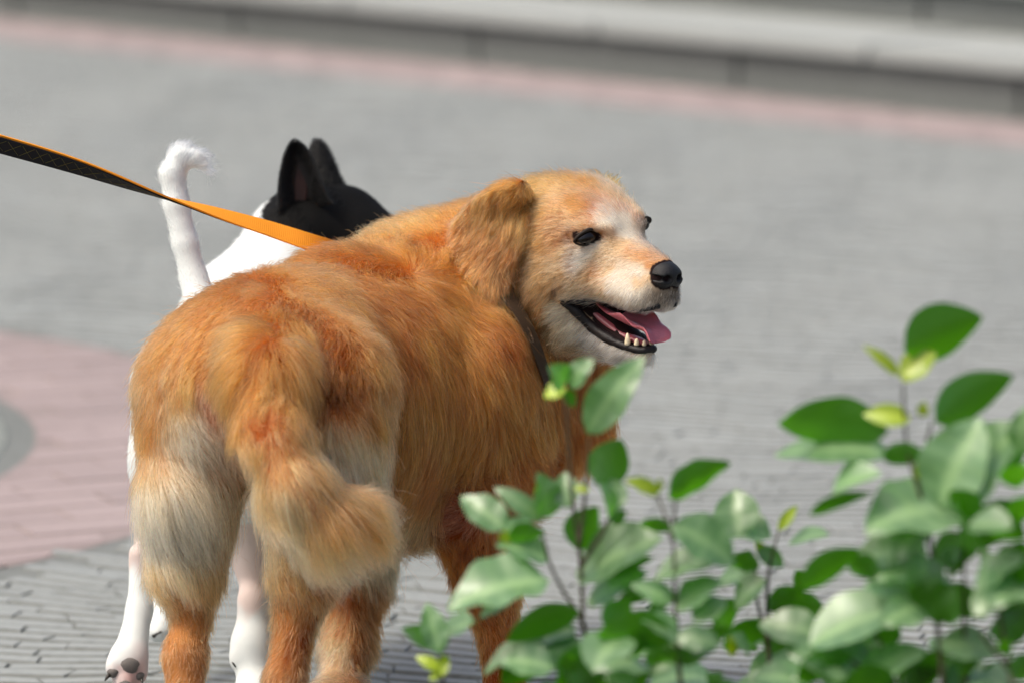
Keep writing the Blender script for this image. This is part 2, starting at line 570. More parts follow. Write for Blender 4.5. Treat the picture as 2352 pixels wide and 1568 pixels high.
def grow(name, parent, mat, V, F, groom, count, flab=None, K=7, rad=0.00022, clump_n=5000, small_n=None, bald=None, seed=1, gravity=0.25, colvar=0.15, prims=None, side_bias=True, wob=0.35, lenvar=0.35):
    r = np.random.default_rng(seed)
    cen, n, ar = face_geo(V, F)
    w = ar.copy()
    if side_bias:
        toc = CAMP - cen; toc /= np.linalg.norm(toc, axis=1)[:, None]
        facing = (n * toc).sum(1)
        w *= np.clip(0.35 + 0.9 * (facing + 0.45), 0.3, 1.0)
    fi = r.choice(len(F), count, p=w / w.sum())
    uv = r.random((count, 2))
    a, b, c, d = (V[F[fi, i]] for i in range(4))
    u, v = uv[:, :1], uv[:, 1:]
    X = (a * (1 - u) + b * u) * (1 - v) + (d * (1 - u) + c * u) * v
    VN = vert_normals(V, F)
    NN = (VN[F[fi, 0]] * (1 - u) + VN[F[fi, 1]] * u) * (1 - v) + (VN[F[fi, 3]] * (1 - u) + VN[F[fi, 2]] * u) * v
    NN /= np.linalg.norm(NN, axis=1)[:, None] + 1e-9
    lab = groom.lab_f[fi]
    if bald is not None:
        keep = ~bald(X, NN, lab)
        X, NN, lab = X[keep], NN[keep], lab[keep]
    N = len(X)
    Dg, val, C = groom.eval(X, lab)
    ln, lift, cl = val[:, 0], val[:, 1], val[:, 2]
    Dg = Dg + wobble(X, 14, seed + 3, wob) + wobble(X, 60, seed + 4, wob * 0.6)
    T = Dg - NN * (Dg * NN).sum(1)[:, None]
    T /= np.linalg.norm(T, axis=1)[:, None] + 1e-6
    ln = ln * (1 + r.normal(0, lenvar * 0.5, N)).clip(0.35, 1.5)
    ln *= np.where(r.random(N) < 0.15, r.uniform(0.3, 0.7, N), 1)
    jit = r.normal(0, 1, (N, 3)) * np.interp(ln, [.0, .012, .03, .05], [.10, .18, .32, .14])[:, None]
    t = np.linspace(0, 1, K)
    stray = r.random(N) < .05
    jit[stray] += r.normal(0, .20, (stray.sum(), 3)); cl = np.where(stray, 0, cl); ln = np.where(stray, ln * 1.12, ln)
    pts = np.empty((N, K, 3), np.float32)
    pts[:, 0] = X - NN * 0.002
    cur = pts[:, 0].astype(np.float64)
    G = np.array([0, 0, -1.0])
    for k in range(1, K):
        tt = (k - 0.5) / (K - 1)
        bend = (ln / 0.16) * 0.9
        dd = T * (0.5 + 0.7 * tt) + NN * (lift * 1.6 * (1 - tt) - bend * tt * 0.6)[:, None] + G * (gravity * tt * np.clip(ln / 0.05, 0, 1.6))[:, None] + jit * (0.4 + tt)
        dd /= np.linalg.norm(dd, axis=1)[:, None]
        cur = cur + dd * (ln / (K - 1))[:, None]
        pts[:, k] = cur
    # clumps at two sizes
    for lev, nn in enumerate((clump_n, small_n or clump_n * 7)):
        cs = r.choice(np.nonzero(~stray)[0], min(nn, N // 2), replace=False)
        kd = KDTree(len(cs))
        Xc = X[cs]
        for i, p in enumerate(Xc): kd.insert(p, i)
        kd.balance()
        own = np.fromiter((kd.find(p)[1] for p in X), np.int64, N)
        if lev == 1: C = C * (1 + r.normal(0, 0.26 if colvar > .04 else .05, len(cs)))[own].clip(.5, 1.5)[:, None]
        src = cs[own]
        amt = (cl * .8 if lev == 0 else np.clip(cl * 0.9 + 0.2, 0, 0.95) * ~stray) * r.uniform(0.6, 1.0, N)
        prof = (t ** 1.3)[None, :] * amt[:, None]
        tgt = pts[src]
        # compare by arc fraction, keep a little of the own offset
        pts = (pts + (tgt - pts) * prof[:, :, None]).astype(np.float32)
        if lev == 0:
            cv = 1 + r.normal(0, colvar, len(cs)); C = C * cv[own][:, None]
    C = C * (1 + r.normal(0, 0.27, N)).clip(.4, 1.7)[:, None]
    C = np.clip(C, 0.004, 0.95)
    cu = bpy.data.hair_curves.new(name)
    cu.add_curves([K] * N)
    cu.attributes['position'].data.foreach_set('vector', pts.reshape(-1).astype(np.float32))
    ra = cu.attributes.get('radius') or cu.attributes.new('radius', 'FLOAT', 'POINT')
    prof = (1 - 0.75 * t ** 2.0)
    rr = (rad * prof[None, :] * np.where((r.random(N) < .12) & ~stray, 1.6, r.uniform(0.6, 1.15, N))[:, None]).astype(np.float32)
    ra.data.foreach_set('value', rr.ravel())
    ca = cu.attributes.new('tint', 'FLOAT_COLOR', 'CURVE')
    ca.data.foreach_set('color', np.concatenate([C, np.ones((N, 1))], 1).astype(np.float32).ravel())
    cu.materials.append(mat)
    o = bpy.data.objects.new(name, cu)
    col.objects.link(o)
    if parent:
        o.parent = parent
        o.matrix_parent_inverse = Matrix.Translation(-Vector(parent.location)) if parent.type == 'EMPTY' else Matrix.Identity(4)
    o['kind'] = 'stuff'
    return o

def hair_mat(name, rough=0.35, radial=0.45):
    m = bpy.data.materials.new(name); m.use_nodes = True
    nt = m.node_tree
    for n in list(nt.nodes): nt.nodes.remove(n)
    h = nt.nodes.new('ShaderNodeBsdfHairPrincipled')
    h.model = 'CHIANG'
    h.parametrization = 'COLOR'
    at = nt.nodes.new('ShaderNodeAttribute'); at.attribute_name = 'tint'
    o = nt.nodes.new('ShaderNodeOutputMaterial')
    nt.links.new(at.outputs['Color'], h.inputs['Color'])
    h.inputs['Roughness'].default_value = rough
    h.inputs['Radial Roughness'].default_value = radial
    h.inputs['Random Roughness'].default_value = 0.2
    nt.links.new(h.outputs[0], o.inputs['Surface'])
    return m
M_FUR = hair_mat('golden_fur')
M_FURW = hair_mat('short_fur', 0.4, 0.6)
M_FURW.node_tree.nodes['Principled Hair BSDF'].inputs['IOR'].default_value = 1.22

def skin_mat(name, mul=0.8, rough=0.7):
    m, nt, b, out = new_mat(name)
    at = nt.nodes.new('ShaderNodeAttribute'); at.attribute_name = 'tint'
    hs = nt.nodes.new('ShaderNodeHueSaturation'); hs.inputs['Value'].default_value = mul
    nt.links.new(at.outputs['Color'], hs.inputs['Color'])
    nt.links.new(hs.outputs[0], b.inputs['Base Color'])
    b.inputs['Roughness'].default_value = rough
    b.inputs['Specular IOR Level'].default_value = 0.08
    return m
M_SKIN = skin_mat('undercoat', 0.7)
M_SKINW = skin_mat('short_undercoat', 0.95)

#@@GOLDEN
# ------------------------------------------------------------------ golden dog
A = np.array([0.5, 0.866, 0.0]); Lr = np.array([0.866, -0.5, 0.0]); Z = np.array([0, 0, 1.0])
DOGM = np.array([A, Lr, Z])
BODY, HEAD, TAIL, LEGH, LEGF, ELB, MOUTH = 1, 2, 3, 4, 5, 6, 7
YAW, HP = R(41), R(6)
HO = P(1417, 534, 7.06)
hF = np.array([math.sin(YAW) * math.cos(HP), -math.cos(YAW) * math.cos(HP), -math.sin(HP)])
hS = np.array([-math.cos(YAW), -math.sin(YAW), 0.0])
hU = np.array([math.sin(YAW) * math.sin(HP), -math.cos(YAW) * math.sin(HP), math.cos(HP)])
HM = np.array([hF, hS, hU])
def H(f, s, u): return HO + hF * f + hS * s + hU * u
def HP_(px, py, sv):      # point of the head plane s = sv seen at (px, py), as head coordinates
    r_ = P(px, py, 7.0) - CAMP
    q = CAMP + r_ * ((sv - (CAMP - HO) @ hS) / (r_ @ hS)) - HO
    return q @ hF, sv, q @ hU
g = []
# trunk
g.append(ell(P(612, 868, 6.90), (0.135, 0.122, 0.118), BODY, 0.05, DOGM))
g.append(cap(P(680, 850, 6.98), 0.112, P(1000, 825, 7.24), 0.145, BODY, 0.06))
g.append(ell(P(1020, 880, 7.22), (0.16, 0.125, 0.185), BODY, 0.05, DOGM))
g.append(ell(P(860, 960, 7.10), (0.20, 0.125, 0.145), BODY, 0.05, DOGM))
g.append(cap(P(770, 735, 7.10), 0.084, P(980, 735, 7.28), 0.090, BODY, 0.03))
g.append(cap(P(980, 705, 7.28), 0.100, P(1165, 630, 7.24), 0.085, BODY, 0.07))
g.append(cap(P(1165, 632, 7.22), 0.085, P(1265, 565, 7.16), 0.07, BODY, 0.04))
g.append(cap(P(1200, 690, 7.24), 0.085, P(1210, 930, 7.24), 0.085, BODY, 0.05))
g.append(cap(P(1290, 690, 7.17), 0.052, P(1285, 930, 7.25), 0.050, BODY, 0.04))
g.append(ell(P(1140, 950, 7.13), (0.11, 0.06, 0.13), BODY, 0.04, DOGM))
# hind quarters
g.append(cap(P(738, 890, 6.83), 0.083, P(742, 1130, 6.80), 0.064, BODY, 0.03))
g.append(cap(P(470, 900, 6.92), 0.075, P(436, 1130, 6.88), 0.052, BODY, 0.055))
g.append(cap(P(436, 1130, 6.88), 0.055, P(425, 1310, 6.88), 0.036, LEGH, 0.02))
g.append(cap(P(425, 1310, 6.88), 0.036, P(440, 1410, 6.89), 0.020, LEGH, 0.02))
g.append(cap(P(440, 1410, 6.89), 0.020, P(424, 1505, 6.87), 0.0245, LEGH, 0.015))
g.append(cap(P(424, 1505, 6.87), 0.0245, P(425, 1690, 6.85), 0.022, LEGH, 0.015))
g.append(ell(P(425, 1735, 6.84), (0.055, 0.034, 0.026), LEGH, 0.015, DOGM))
g.append(cap(P(745, 1150, 6.83), 0.062, P(700, 1330, 6.86), 0.036, LEGH, 0.02))
g.append(cap(P(700, 1330, 6.86), 0.034, P(680, 1410, 6.87), 0.025, LEGH, 0.02))
g.append(cap(P(680, 1410, 6.87), 0.025, P(655, 1560, 6.85), 0.023, LEGH, 0.015))
g.append(cap(P(655, 1560, 6.85), 0.023, P(650, 1700, 6.83), 0.022, LEGH, 0.015))
g.append(ell(P(650, 1740, 6.83), (0.055, 0.034, 0.026), LEGH, 0.015, DOGM))
# front legs
g.append(cap(P(1120, 1000, 7.14), 0.060, P(1050, 1165, 7.08), 0.040, ELB, 0.03))
g.append(cap(P(1050, 1165, 7.08), 0.036, P(1120, 1350, 7.12), 0.034, LEGF, 0.02))
g.append(cap(P(1120, 1350, 7.12), 0.033, P(1152, 1480, 7.12), 0.024, LEGF, 0.02))
g.append(cap(P(1152, 1480, 7.12), 0.023, P(1155, 1590, 7.12), 0.024, LEGF, 0.015))
g.append(ell(P(1158, 1615, 7.10), (0.05, 0.036, 0.026), LEGF, 0.015, DOGM))
g.append(cap(P(850, 1080, 7.27), 0.060, P(805, 1330, 7.24), 0.040, LEGF, 0.03))
g.append(cap(P(805, 1330, 7.24), 0.038, P(795, 1500, 7.21), 0.029, LEGF, 0.02))
g.append(cap(P(795, 1500, 7.21), 0.029, P(782, 1570, 7.18), 0.026, LEGF, 0.015))
g.append(ell(P(778, 1600, 7.15), (0.05, 0.038, 0.026), LEGF, 0.015, DOGM))
# tail
tp = [(625, 765, 6.83, .030), (610, 850, 6.70, .034), (625, 980, 6.66, .030), (672, 1100, 6.65, .030), (752, 1190, 6.66, .032), (835, 1180, 6.68, .026)]
for a_, b_ in zip(tp[:-1], tp[1:]):
    g.append(cap(P(*a_[:3]), a_[3], P(*b_[:3]), b_[3], TAIL, 0.045 if b_[1] < 900 else .015))
# head
hd = []
hd.append(ell(H(-.070, 0, -.002), (.085, .066, .057), HEAD, 0.02, HM))
hd.append(ell(H(-.012, .026, .008), (.030, .020, .015), HEAD, 0.02, HM))
hd.append(ell(H(-.012, -.026, .008), (.030, .020, .015), HEAD, 0.02, HM))
for s_ in (1, -1):
    hd.append(ell(H(-.050, s_ * .036, -.050), (.055, .034, .055), HEAD, 0.025, HM))
    hd.append(cap(H(-.075, s_ * .028, -.080), .036, H(-.045, s_ * .022, -.115), .026, HEAD, 0.02))
    hd.append(cap(H(-.018, s_ * .026, -.060), .024, H(.066, s_ * .0165, -.062), .0205, HEAD, 0.018))
    hd.append(ell(H(.062, s_ * .016, -.066), (.036, .019, .019), HEAD, 0.012, HM))
hd.append(cap(H(-.01, 0, -.024), .035, H(.083, 0, -.036), .0225, HEAD, 0.022))
hd.append(cap(H(.086, 0, -.050), .018, H(.093, 0, -.064), .012, HEAD, 0.012))
hd.append(cap(H(-.040, 0, -.118), .036, H(.028, 0, -.136), .021, HEAD, 0.02))
hd.append(cap(H(.028, 0, -.136), .021, H(.066, 0, -.139), .0125, HEAD, 0.012))
hd.append(cap(H(-.045, 0, -.088), .028, H(.010, 0, -.100), .014, MOUTH, 0.006))
for s_ in (1, -1):      # eye hollows
    hd.append(ell(H(.012, s_ * .044, -.003), (.016, .010, .009), HEAD, 0.010, HM, neg=True))
gold_all = g + hd
lo, hi = bbox(gold_all)
hlo, hhi = bbox(hd, 0.012)
Vb, Fb = surface_nets(gold_all, lo, hi, 0.006)
Vh, Fh = surface_nets(gold_all, hlo, hhi, 0.0028)
def inside(c, lo, hi, m): return np.all((c > lo + m) & (c < hi - m), axis=1)
cb = face_geo(Vb, Fb)[0]
Fb = Fb[~inside(cb, hlo, hhi, 0.008)]
chh = face_geo(Vh, Fh)[0]
Fh = Fh[inside(chh, hlo, hhi, 0.004)]
Vg = np.concatenate([Vb, Vh]); Fg = np.concatenate([Fb, Fh + len(Vb)])
used = np.zeros(len(Vg), bool); used[Fg.ravel()] = True
remap = np.cumsum(used) - 1
Vg = Vg[used]; Fg = remap[Fg]

COL = dict(
    O=srgb(206, 144, 84), O2=srgb(190, 124, 66), LO=srgb(224, 164, 104), T=srgb(206, 140, 80), B=srgb(182, 114, 58), TL=srgb(240, 166, 114), LG=srgb(222, 174, 124), D=srgb(164, 110, 58), MZ=srgb(110, 94, 82),
    C=srgb(250, 196, 150), CW=srgb(244, 206, 160), W=srgb(246, 234, 214), R=srgb(184, 122, 92), PK=srgb(226, 180, 156), TC=srgb(250, 196, 152), FP=srgb(230, 176, 134),
    ET=srgb(234, 154, 106), EL=srgb(238, 166, 112), F1=srgb(214, 146, 90), F2=srgb(222, 172, 124), K=srgb(30, 24, 20), GB=srgb(206, 150, 102), DK=srgb(60, 45, 35))
for _k in COL:
    _p = 1.05 if _k in ('W', 'CW') else 1.32 if _k in ('F1', 'F2', 'FP', 'W', 'CW', 'GB') else 1.62
    COL[_k] = tuple(min(.95, c ** _p) for c in COL[_k])
GU = []
def G_(lab, *rows):
    for r_ in rows:
        if lab == HEAD: r_ = r_[:3] + (r_[3] * 1.45, r_[4] + .06) + r_[5:]
        GU.append((lab,) + r_)
G_(BODY,
   (450, 700, -125, 2.6, .45, .35, 'O'), (380, 800, -115, 2.8, .4, .35, 'O'), (340, 960, -100, 3.5, .4, .4, 'O'), (345, 1100, -95, 4.5, .35, .5, 'LO'),
   (540, 660, -100, 2.2, .5, .3, 'O'), (640, 640, -80, 2.2, .5, .3, 'O'), (740, 660, -60, 2.2, .5, .3, 'O'), (820, 740, -55, 2.8, .45, .35, 'O'),
   (860, 850, -62, 3.2, .45, .4, 'O'), (800, 840, -110, 3.0, .4, .5, 'O2'), (795, 870, -100, 3.0, .4, .5, 'D'), (790, 920, -100, 3.0, .4, .5, 'D'), (850, 960, -75, 4.5, .4, .5, 'T'),
   (800, 1000, -100, 5, .35, .55, 'C'), (860, 1080, -80, 6, .35, .55, 'C'), (780, 1080, -95, 6, .3, .55, 'CW'), (830, 1150, -85, 6, .3, .5, 'C'),
   (520, 760, -110, 2.5, .4, .4, 'O'), (460, 830, -112, 2.6, .35, .4, 'O'), (430, 900, -105, 3, .35, .4, 'LO'), (500, 880, -105, 2.2, .25, .4, 'LO'),
   (490, 950, -95, 1.6, .2, .3, 'PK'), (440, 1000, -95, 4, .25, .5, 'CW'), (510, 1020, -88, 3.5, .2, .5, 'PK'), (400, 1080, -92, 6, .25, .6, 'C'),
   (480, 1080, -88, 6.5, .2, .6, 'CW'), (520, 1130, -85, 7, .2, .6, 'C'), (450, 1130, -88, 7, .2, .6, 'CW'),
   (700, 620, -90, 2.6, .6, .25, 'O'), (760, 575, -150, 2.6, .6, .2, 'O'), (860, 540, 140, 2.8, .6, .2, 'LO'), (960, 520, 150, 2.8, .6, .2, 'LO'), (1040, 500, 160, 2.8, .5, .2, 'O'),
   (800, 620, -100, 2.8, .6, .25, 'O'), (880, 600, -100, 3.0, .6, .25, 'O'), (970, 570, -85, 3.2, .6, .25, 'O'), (1050, 590, -60, 3.4, .5, .3, 'O'), (1100, 660, -50, 3.4, .4, .35, 'O'),
   (860, 680, -98, 3, .5, .35, 'O2'), (930, 680, -90, 3.2, .5, .4, 'O2'), (1000, 670, -60, 4.5, .4, .5, 'T'), (1080, 720, -58, 5.5, .35, .6, 'T'), (1150, 760, -60, 5.5, .3, .6, 'B'),
   (905, 740, -100, 4.5, .35, .55, 'B'), (930, 800, -95, 4.5, .35, .55, 'B'), (960, 780, -80, 5, .35, .6, 'T'), (1040, 820, -68, 6, .3, .65, 'T'), (1120, 860, -62, 6, .3, .65, 'T'), (1190, 880, -60, 5.5, .3, .6, 'T'),
   (920, 900, -95, 6, .3, .65, 'T'), (1000, 920, -85, 6.5, .3, .65, 'T'), (1080, 960, -75, 6, .3, .6, 'T'), (1160, 970, -60, 5, .3, .5, 'T'), (1230, 960, -60, 5, .3, .5, 'T'),
   (920, 1050, -88, 7, .3, .6, 'T'), (1000, 1040, -88, 6, .3, .6, 'B'), (920, 1180, -85, 7.5, .3, .6, 'C'), (980, 1200, -85, 7, .3, .6, 'T'), (1000, 1250, -80, 6, .3, .6, 'C'),
   (1180, 1060, -40, 4, .3, .5, 'B'), (1240, 1040, -50, 4, .3, .5, 'B'),
   (1180, 700, -60, 4, .25, .5, 'O2'), (1220, 760, -58, 6, .2, .6, 'T'), (1280, 760, -65, 5, .3, .6, 'T'), (1330, 820, -75, 5, .35, .6, 'B'), (1330, 930, -80, 6, .35, .6, 'B'), (1300, 1010, -82, 6, .35, .6, 'B'),
   (1250, 870, -65, 6, .25, .6, 'B'), (1230, 700, -110, 3.5, .3, .5, 'B'))
G_(HEAD,
   (1485, 585, 160, .7, .12, .2, 'F2'), (1450, 565, 155, .8, .12, .2, 'CW'), (1430, 525, 130, .6, .12, .2, 'W'), (1465, 490, 70, .8, .3, .3, 'FP'), (1478, 480, 70, .8, .3, .3, 'CW'), (1395, 502, 135, .7, .12, .2, 'W'), (1415, 512, 135, .7, .12, .2, 'W'), (1445, 535, 140, .6, .1, .2, 'W'), (1360, 500, 150, .8, .1, .2, 'F2'),
   (1440, 460, 140, 1.0, .2, .2, 'FP'), (1400, 430, 150, 1.1, .2, .2, 'FP'), (1350, 415, 160, 1.2, .2, .2, 'F1'), (1290, 420, 170, 1.4, .2, .25, 'LO'), (1240, 440, 180, 1.6, .2, .3, 'LO'),
   (1350, 470, 165, 1.2, .15, .25, 'F1'), (1290, 490, 180, 1.3, .15, .25, 'F1'), (1260, 560, 188, 1.6, .15, .3, 'F1'), (1330, 510, 165, 1.0, .15, .2, 'F2'), (1285, 550, 185, 1.2, .15, .25, 'F1'),
   (1310, 590, 188, 1.2, .15, .3, 'F2'), (1370, 580, 205, .9, .12, .25, 'W'), (1345, 600, 195, 1.1, .12, .3, 'W'), (1385, 610, 195, 1.0, .12, .3, 'CW'), (1420, 595, 175, .8, .12, .2, 'CW'), (1400, 645, 190, .9, .12, .25, 'CW'),
   (1260, 640, 200, 2.0, .2, .4, 'GB'), (1240, 700, 215, 2.6, .25, .45, 'T'), (1310, 650, 195, 1.3, .15, .3, 'GB'), (1360, 660, 190, 1.0, .15, .3, 'F2'),
   (1440, 650, 195, .8, .12, .25, 'W'), (1420, 670, 205, .8, .12, .25, 'W'), (1470, 660, 205, .8, .12, .25, 'W'), (1430, 690, 215, .8, .12, .25, 'W'), (1400, 690, 205, .8, .12, .25, 'CW'), (1500, 690, 240, .7, .15, .25, 'W'), (1480, 710, 230, .7, .15, .25, 'W'),
   (1520, 700, 250, .6, .15, .2, 'MZ'), (1545, 690, 260, .6, .15, .2, 'MZ'), (1505, 655, 220, .6, .15, .2, 'CW'), (1392, 552, 30, .4, .05, .2, 'GB'), (1303, 553, 190, .6, .2, .2, 'DK'), (1480, 508, 60, .4, .1, .2, 'MZ'), (1290, 680, 200, .8, .2, .3, 'MZ'), (1235, 430, 200, 2.6, .35, .4, 'LO'), (1225, 460, 215, 2.6, .35, .4, 'LO'), (1460, 600, 170, .7, .12, .2, 'F2'), (1510, 600, 160, .6, .12, .2, 'F2'), (1475, 625, 185, .7, .12, .2, 'W'), (1490, 640, 185, .7, .12, .2, 'W'),
   (1290, 710, 215, 2.0, .2, .4, 'CW'), (1320, 750, 215, 1.6, .15, .4, 'CW'), (1370, 790, 210, 1.2, .15, .3, 'W'), (1430, 820, 210, 1.0, .15, .3, 'W'), (1280, 760, 225, 3.0, .2, .5, 'GB'), (1340, 810, 230, 2.6, .2, .5, 'GB'), (1390, 825, 240, 1.8, .2, .4, 'CW'))
G_(TAIL,
   (625, 720, -100, 4.0, .4, .5, 'O'), (590, 760, -125, 6, .4, .6, 'O'), (670, 760, -75, 5, .4, .5, 'T'), (570, 830, -150, 6.5, .4, .7, 'O'), (620, 830, -105, 7, .3, .65, 'T'), (660, 840, -85, 7.5, .3, .6, 'T'),
   (590, 900, -110, 6, .35, .6, 'T'), (640, 900, -85, 6, .3, .6, 'T'), (620, 960, 80, 2.2, .4, .5, 'TL'), (640, 1000, -80, 4, .5, .5, 'TL'), (590, 1020, -105, 5, .4, .55, 'TL'), (560, 1100, -100, 7, .4, .6, 'C'), (600, 1160, -90, 8, .4, .6, 'C'),
   (640, 1080, -95, 7, .4, .6, 'TC'), (690, 1070, -55, 5.5, .4, .55, 'TL'), (650, 1140, -75, 8, .35, .6, 'TC'), (720, 1150, -60, 8, .35, .65, 'TL'), (760, 1200, -42, 7.5, .35, .65, 'TL'),
   (800, 1200, -30, 7, .4, .6, 'TL'), (835, 1130, 40, 1.8, .4, .5, 'TC'), (870, 1170, -20, 3.2, .4, .5, 'TC'), (845, 1190, -45, 6.5, .4, .6, 'TL'), (740, 1220, -52, 7.5, .3, .6, 'TC'))
G_(LEGH,
   (380, 1200, -88, 7, .25, .6, 'CW'), (450, 1200, -85, 7.5, .25, .6, 'CW'), (520, 1200, -80, 7, .25, .6, 'C'), (420, 1290, -85, 6, .25, .6, 'C'), (380, 1310, -88, 3, .35, .5, 'LG'), (470, 1330, -75, 4, .35, .5, 'LG'),
   (430, 1350, -88, 3, .35, .5, 'B'), (440, 1400, -92, 1.8, .25, .4, 'LG'), (425, 1450, -92, 1.3, .2, .3, 'LG'), (425, 1520, -90, 1.2, .2, .3, 'GB'), (400, 1530, -90, 1.2, .2, .3, 'LG'),
   (800, 1220, -85, 6, .3, .5, 'C'), (720, 1250, -88, 4, .3, .5, 'LG'), (700, 1330, -92, 2.5, .3, .4, 'LG'), (740, 1330, -70, 2.5, .3, .4, 'B'), (680, 1400, -97, 1.6, .2, .3, 'LG'), (670, 1480, -97, 1.6, .2, .3, 'LG'), (650, 1550, -95, 1.4, .2, .3, 'GB'), (700, 1480, -90, 1.8, .2, .3, 'B'))
G_(LEGF,
   (850, 1250, -85, 6, .3, .5, 'C'), (800, 1350, -90, 4, .3, .5, 'B'), (760, 1450, -92, 2.6, .35, .4, 'C'), (820, 1450, -90, 3, .3, .5, 'T'), (860, 1420, -85, 3.5, .3, .5, 'B'), (755, 1540, -92, 1.6, .3, .3, 'CW'), (820, 1540, -90, 1.6, .25, .3, 'T'),
   (1080, 1250, -85, 3, .3, .5, 'B'), (1120, 1350, -80, 2.5, .3, .4, 'B'), (1150, 1450, -85, 2, .25, .4, 'T'), (1150, 1550, -88, 1.4, .2, .3, 'B'))
G_(ELB,
   (1050, 1110, 130, 2.6, .5, .5, 'R'), (1030, 1150, 185, 2.6, .4, .5, 'R'), (1060, 1190, -150, 2.4, .3, .4, 'R'), (1090, 1100, 50, 3, .4, .5, 'B'), (1120, 1050, -80, 4, .3, .5, 'B'), (1100, 1160, -40, 2.5, .3, .4, 'R'))

gold = empty('golden_retriever_dog', tuple(P(650, 1740, 6.95)[:2]) + (0,))
tag(gold, 'golden long-haired dog seen from behind, head turned right with open mouth', 'dog')
gr = Groom(Vg, Fg, gold_all, GU, COL)
# skin colour per vertex
vlab = labels_of(gold_all, Vg)
_, _, vc = gr.eval(Vg, np.where(vlab == MOUTH, HEAD, vlab))
vc[vlab == MOUTH] = srgb(40, 22, 24)

def hl(X):           # head local coordinates
    q = X - HO
    return q @ HM.T
EYE = {}
def in_mouth(L):
    f, s, u = L[:, 0], L[:, 1], L[:, 2]
    # open wedge between the jaws
    up = -0.072 - 0.02 * np.clip((0.0 - f) / 0.03, 0, 1) * 0
    return None
lip_col = srgb(26, 22, 22)
Lv = hl(Vg)
body_bv = BVHTree.FromPolygons([tuple(v) for v in Vg], [tuple(f) for f in Fg.tolist()])
def hit(px, py, lift=0.0, dflt=7.05, far=False):
    d = Vector(P(px, py, 7.0) - CAMP).normalized()
    h = body_bv.ray_cast(Vector(CAMP), d)
    if h[0] is not None and abs((h[0] - Vector(CAMP)).dot(Vector(VIEW)) - dflt) < 0.14:
        return np.array(h[0]) + np.array(h[1]) * lift, np.array(h[1])
    h = body_bv.find_nearest(Vector(P(px, py, dflt)))
    return P(px, py, (np.array(h[0]) - CAMP) @ VIEW) , np.array(h[1])

# eyes -------------------------------------------------------------
M_EYE = simple_mat('eye_dark', (0.008, 0.004, 0.003), 0.03, 0.5, coat=0.0)
M_LID = simple_mat('lid_skin', (0.022, 0.014, 0.010), 0.6, 0.3, bump=0.5, bscale=900)
def almond(c, n, ax, w, h, nm_parent, seg=20):
    up = np.cross(n, ax); 
    if up[2] < 0: up = -up
    V, F = [], []
    rings = 7
    for i in range(rings):
        rr = i / (rings - 1)
        for k in range(seg):
            th = 2 * math.pi * k / seg
            x = math.cos(th); y = math.sin(th)
            y *= (1 - 0.35 * abs(x) ** 2)
            z = math.sqrt(max(0, 1 - rr * rr * 0.96)) * 0.0125 - 0.0065
            V.append(c + ax * x * w * rr + up * y * h * rr * (1.0 if y > 0 else 0.75) + n * z)
    for i in range(rings - 1):
        for k in range(seg):
            k2 = (k + 1) % seg
            F.append((i * seg + k, (i + 1) * seg + k, (i + 1) * seg + k2, i * seg + k2))
    eye = mesh_obj('eye', V, F, M_EYE, nm_parent)
    ring = []
    for k in range(29):
        th = 2 * math.pi * k / 28
        x = math.cos(th); y = math.sin(th) * (1 - 0.35 * math.cos(th) ** 2)
        ring.append(c + ax * x * w * 1.07 + up * y * h * 1.12 * (1.0 if y > 0 else 0.8) + n * (0.0002 - 0.0035 * abs(x) ** 2))
    v, f = tube(ring, [0.0014 + 0.0009 * max(0, math.sin(2 * math.pi * k / 28)) for k in range(29)], 8, cap=False)
    mesh_obj('eyelid', v, f, M_LID, nm_parent)
    return up

cE, nE = hit(1347, 544)
nE = nE / np.linalg.norm(nE); nE = nE - .10 * Z; nE /= np.linalg.norm(nE)
axE = to_world_dir(4) ; axE = axE - nE * (axE @ nE); axE /= np.linalg.norm(axE)
upE = almond(cE + nE * 0.0045, nE, axE, 0.0172, 0.0104, gold)
cF = H(.006, -.043, -.002)
h_ = body_bv.find_nearest(Vector(P(1489, 523, 7.085))); cF = np.array(h_[0]); nF = np.array(h_[1]) * .85 - VIEW * .35; nF /= np.linalg.norm(nF)
axF = hF - nF * (hF @ nF); axF /= np.linalg.norm(axF)
upF = almond(cF + nF * 0.0008, nF, axF, 0.0125, 0.0085, gold)

# nose -------------------------------------------------------------
M_NOSE = simple_mat('nose_leather', (0.009, 0.009, 0.010), 0.36, 0.4, bump=0.9, bscale=1100)
NL = 0
ns = [ell(H(0.0925, 0, -.0345), (.018, .0200, .0150), NL, 0.008, HM), ell(H(0.0865, 0, -.030), (.018, .016, .012), NL, .01, HM),
      ell(H(0.0975, .010, -.038), (.0115, .0115, .0115), NL, 0.006, HM), ell(H(0.0975, -.010, -.038), (.0115, .0115, .0115), NL, 0.006, HM),
      cap(H(0.0935, 0, -.048), .007, H(0.0905, 0, -.062), .005, NL, 0.008),
      ell(H(0.1105, .0095, -.035), (.009, .0052, .0044), NL, 0.003, HM, neg=True), ell(H(0.1105, -.0095, -.035), (.009, .0052, .0044), NL, 0.003, HM, neg=True),
      ell(H(0.1005, .0190, -.035), (.012, .0055, .0030), NL, 0.003, HM, neg=True), ell(H(0.0985, -.0195, -.034), (.011, .004, .0025), NL, 0.003, HM, neg=True),
      cap(H(0.1145, 0, -.034), .0012, H(0.1055, 0, -.060), .0012, NL, 0.002, neg=True)]
lo2, hi2 = bbox(ns, 0.006)
Vn, Fn = surface_nets(ns, lo2, hi2, 0.0011)
mesh_obj('nose', Vn, Fn, M_NOSE, gold)

